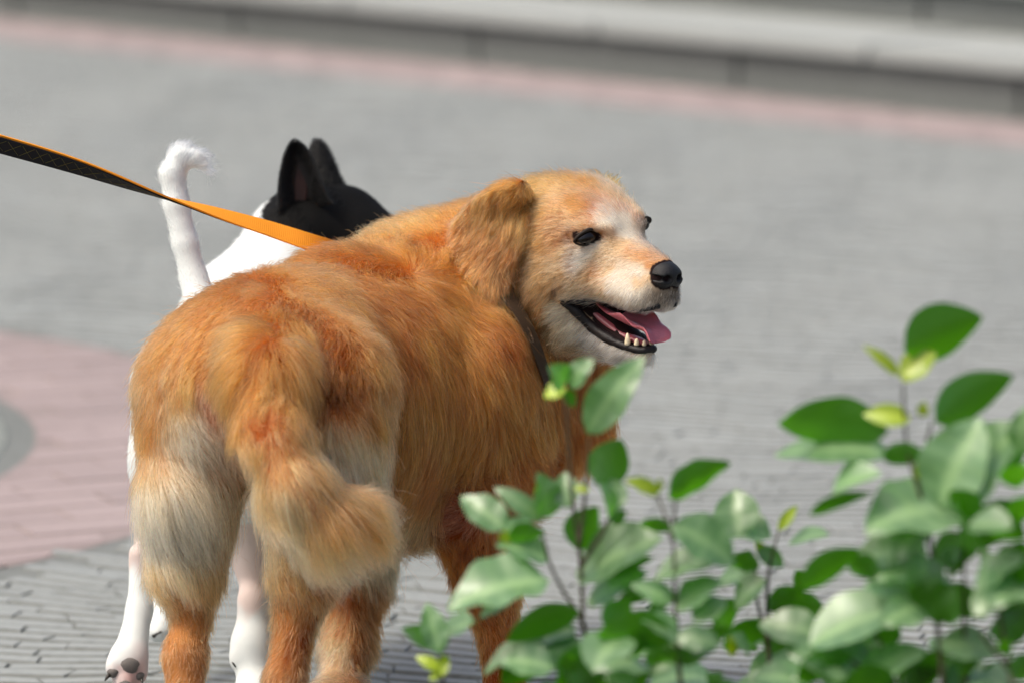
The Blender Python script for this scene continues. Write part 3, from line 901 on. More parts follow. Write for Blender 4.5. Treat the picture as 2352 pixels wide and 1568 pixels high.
# mouth --------------------------------------------------------------
M_LIP = simple_mat('lip_skin', (0.013, 0.011, 0.012), 0.48, 0.35, bump=1.0, bscale=330, coat=0.0)
M_TONGUE = simple_mat('tongue', srgb(216, 124, 140), 0.36, 0.5, bump=0.7, bscale=700, var=0.12, coat=0.35, sss=0.3)
M_TOOTH = simple_mat('tooth', srgb(244, 230, 196), 0.3, 0.5, var=0.1, bscale=200, coat=0.3)
M_GUM = simple_mat('gum', srgb(150, 78, 88), 0.35, 0.5, bump=0.4, bscale=400, coat=0.4)
_jl = [HP_(*q) for q in ((1296, 684, .050), (1318, 718, .047), (1348, 750, .040), (1386, 775, .033), (1424, 791, .0265), (1460, 800, .018), (1486, 800, .008))]
JL = lambda s: [H(f, s * sv, u) for f, sv, u in _jl]
def snap(p, off):
    h = body_bv.find_nearest(Vector(p)); q = np.array(h[0])
    d = p - q; return q + np.array(h[1]) * off if np.linalg.norm(d) < .02 else p
lowpath = np.array(JL(1) + [H(_jl[-1][0] + .001, 0, _jl[-1][2])] + JL(-1)[::-1])
lp = smooth_path(lowpath, 70)
tt_ = np.abs(np.linspace(-1, 1, 70))
lp = np.array([snap(p, .0005) for p in lp]); lp = smooth_path(lp[::5], 70)
v, f = tube(lp, np.interp(tt_, [0, .15, .35, .6, .85, 1], [.0040, .0045, .0048, .0068, .0065, .003]) * (1 + .06 * np.sin(np.arange(70) * 1.3) + .05 * np.sin(np.arange(70) * 3.1)), 12)
mesh_obj('lower_lip', v, f, M_LIP, gold)
_ul = [HP_(*q) for q in ((1298, 678, .050), (1328, 684, .046), (1358, 697, .040), (1392, 712, .0355), (1431, 719, .0345), (1468, 721, .0305), (1500, 716, .021), (1522, 708, .012))]
UL = lambda s: [H(f, s * sv, u) for f, sv, u in _ul]
for s_ in (1, -1):
    up_ = smooth_path(np.array([snap(p, -.0012) for p in smooth_path(np.array(UL(s_)), 30)])[::4], 30)
    v, f = tube(up_, np.interp(np.linspace(0, 1, 30), [0, .15, .35, .7, 1], [.006, .0055, .003, .0028, .0045]), 8)
    mesh_obj('upper_lip', v, f, M_LIP, gold)
# roof and floor of the mouth, seen in the gape
v, f = tube(smooth_path([H(-.035, 0, -.078), H(.0, 0, -.072), (H(.04, 0, -.074)), H(.082, 0, -.070)], 16), [.02, .022, .023, .024, .025, .025, .025, .025, .025, .025, .024, .023, .022, .02, .018, .014], 14, squash=0.35)
mesh_obj('palate', v, f, M_LIP, gold)
v, f = tube(smooth_path([H(-.03, 0, -.100), H(.0, 0, -.114), (H(.03, 0, -.124)), H(.064, 0, -.1275)], 16), np.interp(np.linspace(0, 1, 16), [0, 1], [.028, .012]), 14, squash=0.4)
mesh_obj('gum', v, f, M_GUM, gold)
# tongue: a thick cupped strap that folds over the lower teeth
NT, NW = 26, 12
tc = smooth_path([H(-.03, 0, -.094), H(.01, .004, -.099), H(.040, .005, -.104), H(.062, .002, -.106), H(.075, -.001, -.110), H(.081, -.002, -.124)], NT)
wt = np.interp(np.linspace(0, 1, NT), [0, .4, .7, .88, .97, 1], [.020, .023, .0235, .021, .015, .006])
V, F = [], []
tg = np.gradient(tc, axis=0); tg /= np.linalg.norm(tg, axis=1)[:, None]
for side in (1, -1):
    for i in range(NT):
        nrm = np.cross(tg[i], hS); nrm /= np.linalg.norm(nrm)
        if nrm @ hU < 0 and i < NT // 2: nrm = -nrm
        if i and (nrm @ prev_n) < 0: nrm = -nrm
        prev_n = nrm
        for k in range(NW + 1):
            x = -1 + 2 * k / NW
            cup = 0.010 * x * x - 0.002 * math.exp(-(x / 0.15) ** 2) + 0.005 * math.sin(i * 0.6 + (1.2 if x > 0 else 0)) * abs(x) ** 3
            th = 0.0036 * math.sqrt(max(0, 1 - x * x)) * side
            V.append(tc[i] + hS * x * wt[i] * (1.0 if x > 0 else 0.9) + nrm * (cup + th))
o2_ = NT * (NW + 1)
for i in range(NT - 1):
    for k in range(NW):
        a_ = i * (NW + 1) + k
        F.append((a_, a_ + 1, a_ + NW + 2, a_ + NW + 1)); F.append((o2_ + a_, o2_ + a_ + NW + 1, o2_ + a_ + NW + 2, o2_ + a_ + 1))
for i in range(NT - 1):
    for k in (0, NW):
        a_ = i * (NW + 1) + k; F.append((a_, o2_ + a_, o2_ + a_ + NW + 1, a_ + NW + 1))
a_ = (NT - 1) * (NW + 1)
for k in range(NW): F.append((a_ + k, a_ + k + 1, o2_ + a_ + k + 1, o2_ + a_ + k))
mesh_obj('tongue', V, F, M_TONGUE, gold)
def tooth(base, d, L, r, lean=None):
    v, f = tube(smooth_path([base, base + d * L * .4, base + d * L * .8 + (lean if lean is not None else 0) * L * .5, base + d * L + (lean if lean is not None else 0) * L], 8), r * np.array([1, 1.05, 1.0, .9, .75, .58, .38, .12]), 8)
    mesh_obj('tooth', v, f, M_TOOTH, gold)
for s_ in (1, -1):
    tooth(H(.054, s_ * .0185, -.129), hU, .0145, .0036, -hF * .1)
    tooth(H(.064, s_ * .0125, -.128), hU, .0085, .0031); tooth(H(.071, s_ * .006, -.1275), hU, .007, .0026)

# bald areas: eyes, nose, mouth interior
def bald_gold(X, NN, lab):
    L = hl(X)
    out = lab == MOUTH
    for c, n, ax, up, w, h in ((cE, nE, axE, upE, .0150, .0088), (cF, nF, axF, upF, .0105, .0072)):
        q = X - c
        e = ((q @ ax) / (w * 1.02)) ** 2 + ((q @ up) / (h * 0.95)) ** 2
        out |= (e < 1) & (np.abs(q @ n) < .02)
    m = np.abs(L).max(1) < .2
    nd = np.full(len(X), 9.0); nd[m] = field(ns[:5], X[m].astype(np.float32))
    out |= nd < 0.0012
    # inner faces of the jaws and the gape between the lips
    f, s, u = L[:, 0], L[:, 1], L[:, 2]
    _j, _u = np.array(_jl), np.array(_ul)
    out |= m & (f > -.043) & (f < .08) & (u < np.interp(f, _u[:, 0], _u[:, 2]) - .001) & (u > np.interp(f, _j[:, 0], _j[:, 2]) + .001)
    nu = NN @ hU
    out |= m & (f > -.045) & (f < .1) & (u > -.145) & (u < -.085) & (nu > .35) & (np.abs(s) < .027) & (lab == HEAD)
    out |= m & (f > -.03) & (f < .085) & (u > -.11) & (u < -.06) & (nu < -.6) & (np.abs(s) < .027) & (lab == HEAD)
    return out
b_ = bald_gold(Vg, vert_normals(Vg, Fg), vlab)
vc[b_] = srgb(40, 26, 26)
mesh_obj('body', Vg, Fg, M_SKIN, gold, colors=vc)

is_head = (gr.lab_f == HEAD) | (gr.lab_f == MOUTH)
Fbody, Fhead = Fg[~is_head], Fg[is_head]
lf = gr.lab_f.copy()
gr.lab_f = lf[~is_head]
grow('coat', gold, M_FUR, Vg, Fbody, gr, 270000, K=7, rad=0.00023, clump_n=9000, small_n=52000, bald=bald_gold, seed=11, gravity=0.35)
gr.lab_f = lf[is_head]
grow('face_fur', gold, M_FUR, Vg, Fhead, gr, 120000, K=5, rad=0.00019, clump_n=6000, small_n=30000, bald=bald_gold, seed=12, gravity=0.1, wob=0.22, colvar=0.07)
gr.lab_f = lf

# ear flap: grid laid over the head and neck, a little proud of them
def flap(name, rows, mat, parent, depth_fn, thick=0.004, nu=16, nv=22, puff=0.006):
    """rows: list of (left_x, left_y, right_x, right_y) from root to tip in picture units"""
    rows = smooth_path(np.array(rows, float), nv)
    Vf = np.zeros((nv, nu, 3)); D = np.zeros((nv, nu)); XY = np.zeros((nv, nu, 2))
    for j in range(nv):
        for i in range(nu):
            t = i / (nu - 1)
            XY[j, i] = rows[j, :2] * (1 - t) + rows[j, 2:] * t
            D[j, i] = depth_fn(XY[j, i, 0], XY[j, i, 1], t, j / (nv - 1))
    for _ in range(6):
        Dp = np.pad(D, 1, mode='edge'); D = (Dp[:-2, 1:-1] + Dp[2:, 1:-1] + Dp[1:-1, :-2] + Dp[1:-1, 2:] + 2 * D) / 6
    front = np.array([[P(XY[j, i, 0], XY[j, i, 1], D[j, i] - puff * math.sin(math.pi * i / (nu - 1))) for i in range(nu)] for j in range(nv)])
    back = np.array([[P(XY[j, i, 0], XY[j, i, 1], D[j, i] - puff * math.sin(math.pi * i / (nu - 1)) + thick * (0.15 + math.sin(math.pi * i / (nu - 1)))) for i in range(nu)] for j in range(nv)])
    V = np.concatenate([front.reshape(-1, 3), back.reshape(-1, 3)])
    F = []
    o = nu * nv
    for j in range(nv - 1):
        for i in range(nu - 1):
            a = j * nu + i
            F.append((a, a + nu, a + nu + 1, a + 1)); F.append((o + a, o + a + 1, o + a + nu + 1, o + a + nu))
        for i in (0, nu - 1):
            a = j * nu + i
            q = (a, o + a, o + a + nu, a + nu)
            F.append(q if i == 0 else q[::-1])
    for j, fl in ((0, False), (nv - 1, True)):
        for i in range(nu - 1):
            a = j * nu + i; q = (a, a + 1, o + a + 1, o + a)
            F.append(q[::-1] if fl else q)
    return V, np.array(F)
def ear_depth(px, py, t, v):
    d = Vector(P(px, py, 7.0) - CAMP).normalized()
    h = body_bv.ray_cast(Vector(CAMP), d)
    plane = 7.040 + (1240 - px) / 190 * .045
    z = plane + .02 if h[0] is None else (np.array(h[0]) - CAMP) @ VIEW + .013 - .030 * min(1, v * 1.7)
    z += .024 * max(0, (t - .72) / .28) * max(0, 1 - v * 1.7)
    return min(max(z, plane - .03), plane + .035 + .03 * max(0, 1 - v * 4))
ear_rows = [(1190, 412, 1206, 416), (1130, 428, 1222, 440), (1085, 460, 1226, 478), (1058, 500, 1222, 512), (1056, 535, 1206, 548), (1072, 570, 1192, 580), (1090, 605, 1180, 610), (1104, 636, 1166, 640), (1124, 660, 1150, 662)]
Ve, Fe = flap('ear', ear_rows, None, gold, ear_depth)
EARL = 9
ge = Groom(Ve, Fe, [], [(EARL, 1215, 435, 200, 2.2, .2, .5, 'O'), (EARL, 1150, 440, 215, 2.6, .18, .5, 'O'), (EARL, 1090, 480, 222, 2.8, .28, .6, 'EL'), (EARL, 1062, 520, 218, 2.6, .35, .6, 'ET'),
      (EARL, 1140, 500, 240, 3.8, .32, .75, 'EL'), (EARL, 1200, 490, 262, 3.8, .30, .7, 'EL'), (EARL, 1120, 560, 248, 3.6, .25, .65, 'ET'), (EARL, 1180, 560, 252, 3.6, .25, .6, 'ET'), (EARL, 1080, 590, 232, 2.8, .32, .6, 'ET'),
      (EARL, 1140, 630, 258, 3.4, .25, .75, 'ET'), (EARL, 1150, 655, 262, 3.4, .2, .75, 'ET'), (EARL, 1170, 610, 245, 2.6, .2, .6, 'ET')], COL, flab=np.full(len(Fe), EARL))
_, _, ec = ge.eval(Ve, np.full(len(Ve), EARL))
ear = mesh_obj('ear', Ve, Fe, M_SKIN, gold, colors=ec)
grow('ear_fur', ear, M_FUR, Ve, Fe, ge, 42000, K=7, rad=0.00021, clump_n=700, small_n=7000, seed=21, gravity=0.3, wob=0.25)
# far ear, mostly hidden behind the skull
fe = [ (H(-.10, -.050, .040), .016), (H(-.10, -.070, .012), .022), (H(-.09, -.082, -.04), .024), (H(-.06, -.08, -.075), .014)]
v, f = tube(smooth_path([p for p, _ in fe], 14), np.interp(np.linspace(0, 1, 14), np.linspace(0, 1, 4), [q for _, q in fe]), 12, squash=0.4)
Vq = np.array(v); Fq = np.array([q for q in f if len(q) == 4])
gf = Groom(Vq, Fq, [], [(EARL, 1370, 400, 95, 2.2, .8, .8, 'LO'), (EARL, 1400, 430, 60, 2.4, .6, .8, 'LO'), (EARL, 1420, 520, -80, 2.5, .3, .5, 'LO')], COL, flab=np.full(len(Fq), EARL))
ear2 = mesh_obj('ear', v, f, M_SKIN, gold, colors=np.tile(np.array(COL['LO']), (len(v), 1)))
grow('ear_fur', ear2, M_FUR, Vq, Fq, gf, 5000, K=6, rad=0.00022, clump_n=150, seed=22)

#@@WHITE
# ------------------------------------------------------------------ white dog with the black head
WB, WH, WL, WT = 21, 22, 23, 24
w = []
w.append(cap(P(478, 860, 7.24), .082, P(590, 790, 7.50), .100, WB, .04))
w.append(cap(P(590, 720, 7.52), .090, P(676, 565, 7.56), .060, WB, .04))
w.append(cap(P(676, 560, 7.56), .058, P(735, 520, 7.58), .052, WB, .03))
w.append(cap(P(425, 900, 7.24), .070, P(392, 1060, 7.22), .052, WB, .03))
w.append(cap(P(392, 1060, 7.22), .050, P(338, 1240, 7.24), .017, WL, .02))
w.append(cap(P(318, 1268, 7.22), .0115, P(336, 1300, 7.23), .016, WL, .012))
w.append(cap(P(328, 1290, 7.23), .0165, P(320, 1400, 7.22), .0155, WL, .012))
w.append(cap(P(320, 1400, 7.22), .0155, P(302, 1490, 7.20), .021, WL, .012))
w.append(ell(P(293, 1520, 7.19), (.026, .020, .026), WL, .012))
w.append(ell(P(262, 1532, 7.18), (.011, .012, .014), WL, .006))
w.append(ell(P(318, 1545, 7.19), (.012, .012, .014), WL, .006))
w.append(ell(P(286, 1565, 7.18), (.014, .014, .016), WL, .006))
w.append(cap(P(520, 940, 7.22), .068, P(560, 1150, 7.20), .045, WB, .03))
w.append(cap(P(560, 1150, 7.20), .045, P(590, 1350, 7.22), .020, WL, .02))
w.append(ell(P(578, 1375, 7.205), (.016, .014, .020), WL, .012))
w.append(cap(P(588, 1390, 7.22), .022, P(578, 1480, 7.21), .024, WL, .015))
w.append(cap(P(578, 1480, 7.21), .024, P(592, 1600, 7.20), .024, WL, .015))
w.append(ell(P(590, 1590, 7.18), (.03, .03, .022), WL, .015))
w.append(ell(P(546, 1512, 7.20), (.011, .011, .015), WL, .008))
w.append(cap(P(640, 1000, 7.48), .05, P(632, 1340, 7.44), .020, WL, .02))
w.append(cap(P(632, 1340, 7.44), .020, P(625, 1480, 7.40), .018, WL, .02))
w.append(cap(P(400, 1150, 7.50), .035, P(372, 1420, 7.44), .015, WL, .02))
w.append(ell(P(366, 1448, 7.40), (.017, .02, .014), WL, .01))
w.append(cap(P(366, 1420, 7.42), .012, P(366, 1440, 7.40), .013, WL, .01))
w.append(cap(P(590, 800, 7.50), .10, P(600, 950, 7.48), .085, WB, .04))
wt_ = [(462, 700, 7.26, .024), (445, 640, 7.27, .0185), (425, 560, 7.27, .0175), (405, 470, 7.27, .0175), (396, 400, 7.27, .017), (415, 362, 7.27, .0155), (452, 364, 7.27, .011), (470, 385, 7.27, .006)]
for a_, b_ in zip(wt_[:-1], wt_[1:]): w.append(cap(P(*a_[:3]), a_[3] * .94, P(*b_[:3]), b_[3] * .94, WT, .008))
w.append(ell(P(768, 512, 7.60), (.060, .052, .048), WH, .02))
w.append(cap(P(800, 510, 7.60), .040, P(895, 550, 7.56), .030, WH, .025))
w.append(ell(P(690, 500, 7.57), (.042, .04, .04), WH, .02))
w.append(cap(P(720, 545, 7.56), .05, P(800, 560, 7.56), .045, WH, .02))
lo3, hi3 = bbox(w)
Vw, Fw = surface_nets(w, lo3, hi3, 0.0048)
WC = dict(W=srgb(226, 232, 232), WP=srgb(226, 208, 202), K=(.006, .006, .006), P=srgb(205, 165, 160), PD=srgb(60, 60, 60))
WGU = [
    (WB, 520, 600, -140, .9, .2, .2, 'W'), (WB, 600, 520, -130, 1.0, .2, .2, 'W'), (WB, 640, 590, -120, .9, .2, .2, 'W'), (WB, 330, 1000, -95, .8, .2, .2, 'W'), (WB, 560, 1000, -90, .8, .2, .2, 'W'),
    (WT, 440, 640, 100, 1.0, .2, .3, 'W'), (WT, 400, 500, 100, 1.1, .15, .25, 'W'), (WT, 390, 420, 90, 1.3, .2, .3, 'W'), (WT, 410, 360, 50, 1.7, .35, .4, 'W'), (WT, 450, 358, 0, 1.8, .35, .4, 'W'), (WT, 465, 385, -30, 2.4, .25, .5, 'W'),
    (WH, 760, 450, 20, .5, .15, .2, 'K'), (WH, 700, 520, 200, .5, .15, .2, 'K'),
    (WL, 310, 1270, -90, .35, .1, .1, 'WP'), (WL, 320, 1350, -90, .5, .1, .1, 'W'), (WL, 300, 1450, -100, .5, .1, .1, 'W'), (WL, 290, 1515, -90, .3, .1, .1, 'P'), (WL, 270, 1500, -110, .5, .1, .1, 'W'),
    (WL, 578, 1375, -90, .35, .1, .1, 'WP'), (WL, 590, 1460, -90, .5, .1, .1, 'W'), (WL, 590, 1560, -90, .5, .1, .1, 'W'), (WL, 625, 1400, -90, .5, .1, .1, 'W'), (WL, 366, 1440, -90, .5, .1, .1, 'W'), (WL, 400, 1100, -90, .7, .1, .1, 'W')]
wd = empty('white_and_black_dog', tuple(P(590, 1600, 7.2)[:2]) + (0,))
tag(wd, 'white short-haired dog with black head and pricked ears standing behind the golden dog', 'dog')
gw = Groom(Vw, Fw, w, WGU, WC)
wl = labels_of(w, Vw)
_, _, wc = gw.eval(Vw, wl, pw=3)
# black saddle edge on the neck
def black_mask(X):
    return cap(P(676, 502, 7.53), .044, P(800, 520, 7.58), .086, 0).dist(X.astype(np.float32)) < 0
wc[black_mask(Vw) & (wl == WB)] = WC['K']
wbody = mesh_obj('body', Vw, Fw, M_SKINW, wd, colors=wc)
_ge = gw.eval
def ev(X, lab, pw=3.0):
    D, Vv, C = _ge(X, lab, 3.0); C[black_mask(X) & (lab == WB)] = WC['K']
    return D, Vv, C
gw.eval = ev
wbv = BVHTree.FromPolygons([tuple(v) for v in Vw], [tuple(f) for f in Fw.tolist()])
PADS = [(298, 1528, .0135, .0105), (259, 1545, .0085, .0065), (322, 1552, .007, .006), (287, 1575, .009, .007)]
padpos = []
M_PAD = simple_mat('paw_pad', srgb(104, 100, 98), 0.65, 0.3, bump=0.8, bscale=800, var=0.2)
for px, py, rx, rz in PADS:
    d = Vector(P(px, py, 7.2) - CAMP).normalized(); h = wbv.ray_cast(Vector(CAMP), d)
    c = P(px, py, 7.17) if h[0] is None else np.array(h[0]) + np.array(h[1]) * -.002
    padpos.append((c, rx))
    bm = bmesh.new(); bmesh.ops.create_uvsphere(bm, u_segments=14, v_segments=9, radius=1)
    V = [np.array([vv.co.x * rx * .9 * (1 + .12 * math.sin(5 * vv.co.z)), vv.co.y * .006, vv.co.z * rz]) + c for vv in bm.verts]
    F = [tuple(q.index for q in ff.verts) for ff in bm.faces]; bm.free()
    mesh_obj('paw_pad', V, F, M_PAD, wd)
M_CLAW = simple_mat('claw', (.02, .017, .012), .3, .5)
for (x0, y0, d0), (x1, y1, d1) in (((252, 1548, 7.17), (241, 1562, 7.165)), ((324, 1556, 7.18), (327, 1568, 7.17)), ((352, 1460, 7.385), (372, 1449, 7.38)), ((536, 1518, 7.195), (541, 1531, 7.19))):
    a_, b_ = P(x0, y0, d0), P(x1, y1, d1)
    v, f = tube([a_, a_ * .6 + b_ * .4 + np.array([0, 0, .0008]), b_], [.0032, .0026, .0007], 8)
    mesh_obj('claw', v, f, M_CLAW, wd)
def bald_w(X, NN, lab):
    out = np.zeros(len(X), bool)
    for c, r_ in padpos: out |= np.linalg.norm(X - c, axis=1) < r_ * 0.9
    return out
grow('coat', wd, M_FURW, Vw, Fw, gw, 130000, K=4, rad=0.00022, clump_n=9000, small_n=24000, bald=bald_w, seed=31, gravity=.05, colvar=.02, wob=.15)
# pricked ears: cupped shells
def prick(rows, d0, cup, name='ear'):
    V, F = flap(name, rows, None, wd, lambda px, py, t, v: d0 + cup * math.sin(math.pi * t) * (1 - .5 * v), thick=.004, puff=0.0)
    return V, F
M_EARB = simple_mat('black_ear', (.007, .007, .008), .6, .3)
e1 = [(636, 490, 768, 470), (637, 450, 752, 446), (640, 415, 738, 416), (645, 385, 727, 388), (652, 358, 716, 362), (662, 336, 702, 340), (670, 325, 688, 327)]
V1, F1 = prick(e1, 7.50, .030)
M_EARIN = simple_mat('ear_inner_skin', srgb(44, 27, 26), .6, .3, var=.3, bscale=80)
GE = [(EARL, 660, 360, 80, .5, .15, .2, 'K'), (EARL, 700, 460, 80, .5, .15, .2, 'K')]
er = mesh_obj('ear', V1, F1, M_EARB, wd)
ger = Groom(V1, F1, [], GE, WC, flab=np.full(len(F1), EARL))
inner_c = P(690, 425, 7.52)
def bald_ear(X, NN, lab):
    q = X - inner_c
    return ((q[:, 0] / .012) ** 2 + (q[:, 2] / .028) ** 2 < 1)
grow('ear_fur', er, M_FURW, V1, F1, ger, 9000, K=4, rad=0.0002, clump_n=600, seed=41, gravity=0, bald=bald_ear)
# bare skin in the ear
rows_in = [(680, 470, 702, 466), (676, 440, 706, 438), (678, 410, 702, 408), (684, 388, 696, 386)]
Vi, Fi = flap('ear_skin', rows_in, None, wd, lambda px, py, t, v: 7.5235 - .002 * v, thick=.002, puff=0, nu=8, nv=10)
mesh_obj('inner_ear', Vi, Fi, M_EARIN, er)
e2 = [(712, 440, 800, 440), (708, 400, 784, 412), (706, 365, 768, 375), (710, 340, 755, 345), (718, 322, 738, 324)]
V2, F2 = prick(e2, 7.60, -.012)
er2 = mesh_obj('ear', V2, F2, M_EARB, wd)
ger2 = Groom(V2, F2, [], GE, dict(WC, K=(.012, .012, .012)), flab=np.full(len(F2), EARL))
grow('ear_fur', er2, M_FURW, V2, F2, ger2, 6000, K=4, rad=0.0002, clump_n=600, seed=42, gravity=0)

#@@LEASH
# ------------------------------------------------------------------ leash and collar
M_WEB = simple_mat('orange_webbing', srgb(240, 152, 34), .7, .3, bump=.3, bscale=1500)
M_WEBK = simple_mat('black_webbing', (.008, .008, .012), .75, .3, bump=.3, bscale=1500)
M_ST = simple_mat('stitch_thread', srgb(96, 88, 40), .6, .3)
leash = empty('dog_leash', tuple(P(0, 330, 6.95)))
tag(leash, 'orange webbing leash with black stitched underside pulled taut from upper left to the golden dog', 'leash')
LK = np.array([(-260, 262, 6.93), (0, 332, 6.96), (180, 385, 6.98), (370, 452, 7.02), (500, 492, 7.06), (620, 528, 7.09), (735, 565, 7.12), (860, 600, 7.22), (1118, 612, 7.31)])
LW = [.0225, .0225, .0225, .0225, .0225, .0225, .0225, .0225, .0225]
TW = [150, 148, 132, 94, 62, 44, 32, 25, 20]       # roll: 0 = orange face towards the camera
nL = 420
lk = smooth_path(np.array([P(*q) for q in LK]), nL); tw = smooth_path(np.array(TW, float)[:, None], nL)[:, 0]
tgl = np.gradient(lk, axis=0); tgl /= np.linalg.norm(tgl, axis=1)[:, None]
def frame(i):
    n0 = -VIEW - tgl[i] * (-VIEW @ tgl[i]); n0 /= np.linalg.norm(n0)
    u0 = np.cross(n0, tgl[i]); u0 = u0 if u0[2] > 0 else -u0
    a = R(tw[i])
    return n0 * math.cos(a) + u0 * math.sin(a), u0 * math.cos(a) - n0 * math.sin(a)
def ribbon(off0, off1, w0, w1, rib=0.0):
    V, F = [], []
    for i in range(nL):
        nv, wv = frame(i)
        rr = rib * (1 if (i % 2) else -1)
        for w_, o_ in ((w0, off0), (w1, off0), (w1, off1 + rr), (w0, off1 + rr)):
            V.append(lk[i] + wv * w_ + nv * o_)
    for i in range(nL - 1):
        for k in range(4):
            F.append((i * 4 + k, i * 4 + (k + 1) % 4, (i + 1) * 4 + (k + 1) % 4, (i + 1) * 4 + k))
    return V, F
hw = .0125
v, f = ribbon(0.0002, .0022, -hw, hw, .00018)
mesh_obj('orange_strap', v, f, M_WEB, leash, smooth=False)
v, f = ribbon(-.0016, 0.0, -hw * .82, hw * .97)
mesh_obj('black_backing', v, f, M_WEBK, leash, smooth=False)
st = []
for q in range(28):
    i0 = 2 + q * 9
    for sgn in (1, -1):
        i1 = min(nL - 1, i0 + 8)
        seg = []
        for i, ww in ((i0, -sgn * hw * .6), (i1, sgn * hw * .6)):
            nv, wv = frame(i)
            seg.append(lk[i] + wv * ww + nv * -.0018)
        st.append(tube(seg, .00028, 5))
V, F = join_parts(st)
mesh_obj('stitching', V, F, M_ST, leash)
# collar round the neck
M_COL = simple_mat('collar_strap', (.045, .026, .014), .6, .4, bump=.4, bscale=900)
cc = P(1165, 690, 7.22)
cpts = []
for k in range(49):
    th = 2 * math.pi * k / 48
    cpts.append(th)
colr = empty('dog_collar', tuple(P(1150, 680, 7.1)))
tag(colr, 'dark strap collar round the golden dog neck, half hidden in the fur below its ear', 'collar')
path, pn = [], []
for px, py in ((1105, 610), (1120, 640), (1142, 672), (1165, 708), (1188, 750), (1208, 795), (1224, 840), (1238, 885), (1252, 935), (1262, 985)):
    p, n = hit(px, py, .014 if len(path) < 8 else .014 - .012 * (len(path) - 7), dflt=7.12)
    path.append(p); pn.append(n)
front = len(path)
for p in (P(1240, 1010, 7.34), P(1150, 900, 7.40), P(1090, 720, 7.40), P(1085, 600, 7.34)):
    path.append(p); pn.append(p - P(1160, 800, 7.24))
path.append(path[0]); pn.append(pn[0])
path = smooth_path(np.array(path), 90); pn = smooth_path(np.array(pn) / np.linalg.norm(pn, axis=1)[:, None], 90)
tg_ = np.gradient(path, axis=0); V, F = [], []
for i in range(90):
    t_ = tg_[i] / np.linalg.norm(tg_[i]); n_ = pn[i] - t_ * (pn[i] @ t_); n_ /= np.linalg.norm(n_); b_x = np.cross(t_, n_)
    for a_, o_ in ((-.0105, -.0012), (.0105, -.0012), (.0105, .0012), (-.0105, .0012)): V.append(path[i] + b_x * a_ + n_ * o_)
for i in range(89):
    for k in range(4): F.append((i * 4 + k, i * 4 + (k + 1) % 4, (i + 1) * 4 + (k + 1) % 4, (i + 1) * 4 + k))
mesh_obj('strap', V, F, M_COL, colr, smooth=False)
ring_c = P(1118, 600, 7.31)
v, f = tube([ring_c + np.array([math.cos(a) * .012, math.sin(a) * .008, math.sin(a) * .012]) for a in np.linspace(0, 2 * math.pi, 25)], .0018, 8, cap=False)
mesh_obj('metal_ring', v, f, simple_mat('steel', (.5, .5, .5), .3, .5), colr)

#@@PLANTS
# ------------------------------------------------------------------ shrubs in front
def leaf_mat(name, c1, c2, trans, under, rough=0.38):
    m, nt, b, out = new_mat(name)
    N, L = nt.nodes, nt.links
    at = N.new('ShaderNodeAttribute'); at.attribute_name = 'vein'
    geo = N.new('ShaderNodeNewGeometry'); oi = N.new('ShaderNodeObjectInfo')
    nz = N.new('ShaderNodeTexNoise'); nz.inputs['Scale'].default_value = 60; nz.inputs['Detail'].default_value = 4
    L.new(geo.outputs['Position'], nz.inputs['Vector'])
    mx = N.new('ShaderNodeMixRGB'); mx.inputs[1].default_value = (*c1, 1); mx.inputs[2].default_value = (*c2, 1)
    L.new(nz.outputs['Fac'], mx.inputs[0])
    mv = N.new('ShaderNodeMixRGB'); mv.inputs[2].default_value = (c2[0] * 1.8, c2[1] * 1.6, c2[2] * 1.5, 1)
    L.new(at.outputs['Fac'], mv.inputs[0]); L.new(mx.outputs[0], mv.inputs[1])
    hs = N.new('ShaderNodeHueSaturation'); mr = N.new('ShaderNodeMapRange'); mr.inputs[3].default_value = .75; mr.inputs[4].default_value = 1.3
    L.new(oi.outputs['Random'], mr.inputs[0]); L.new(mr.outputs[0], hs.inputs['Value']); L.new(mv.outputs[0], hs.inputs['Color'])
    und = N.new('ShaderNodeMixRGB'); und.inputs[2].default_value = (*under, 1)
    L.new(geo.outputs['Backfacing'], und.inputs[0]); L.new(hs.outputs[0], und.inputs[1])
    L.new(und.outputs[0], b.inputs['Base Color'])
    b.inputs['Roughness'].default_value = rough
    b.inputs['Specular IOR Level'].default_value = 0.9
    b.inputs['Coat Weight'].default_value = 0.35; b.inputs['Coat Roughness'].default_value = 0.25
    bp = N.new('ShaderNodeBump'); bp.inputs['Strength'].default_value = .3; bp.inputs['Distance'].default_value = .001
    L.new(at.outputs['Fac'], bp.inputs['Height']); L.new(bp.outputs[0], b.inputs['Normal'])
    tr = N.new('ShaderNodeBsdfTranslucent'); tr.inputs['Color'].default_value = (*trans, 1)
    ms = N.new('ShaderNodeMixShader'); ms.inputs[0].default_value = 0.36
    L.new(b.outputs[0], ms.inputs[1]); L.new(tr.outputs[0], ms.inputs[2]); L.new(ms.outputs[0], out.inputs['Surface'])
    return m
M_LEAF = leaf_mat('mature_leaf', (.105, .21, .10), (.18, .31, .16), (.14, .55, .002), (.03, .13, .005))
M_LEAFY = leaf_mat('young_leaf', (.22, .34, .01), (.30, .42, .015), (.45, .66, .0), (.20, .32, .005), .45)
M_STEM = simple_mat('stem_bark', (.05, .045, .025), .8, .3, bump=.6, bscale=300, var=.4)

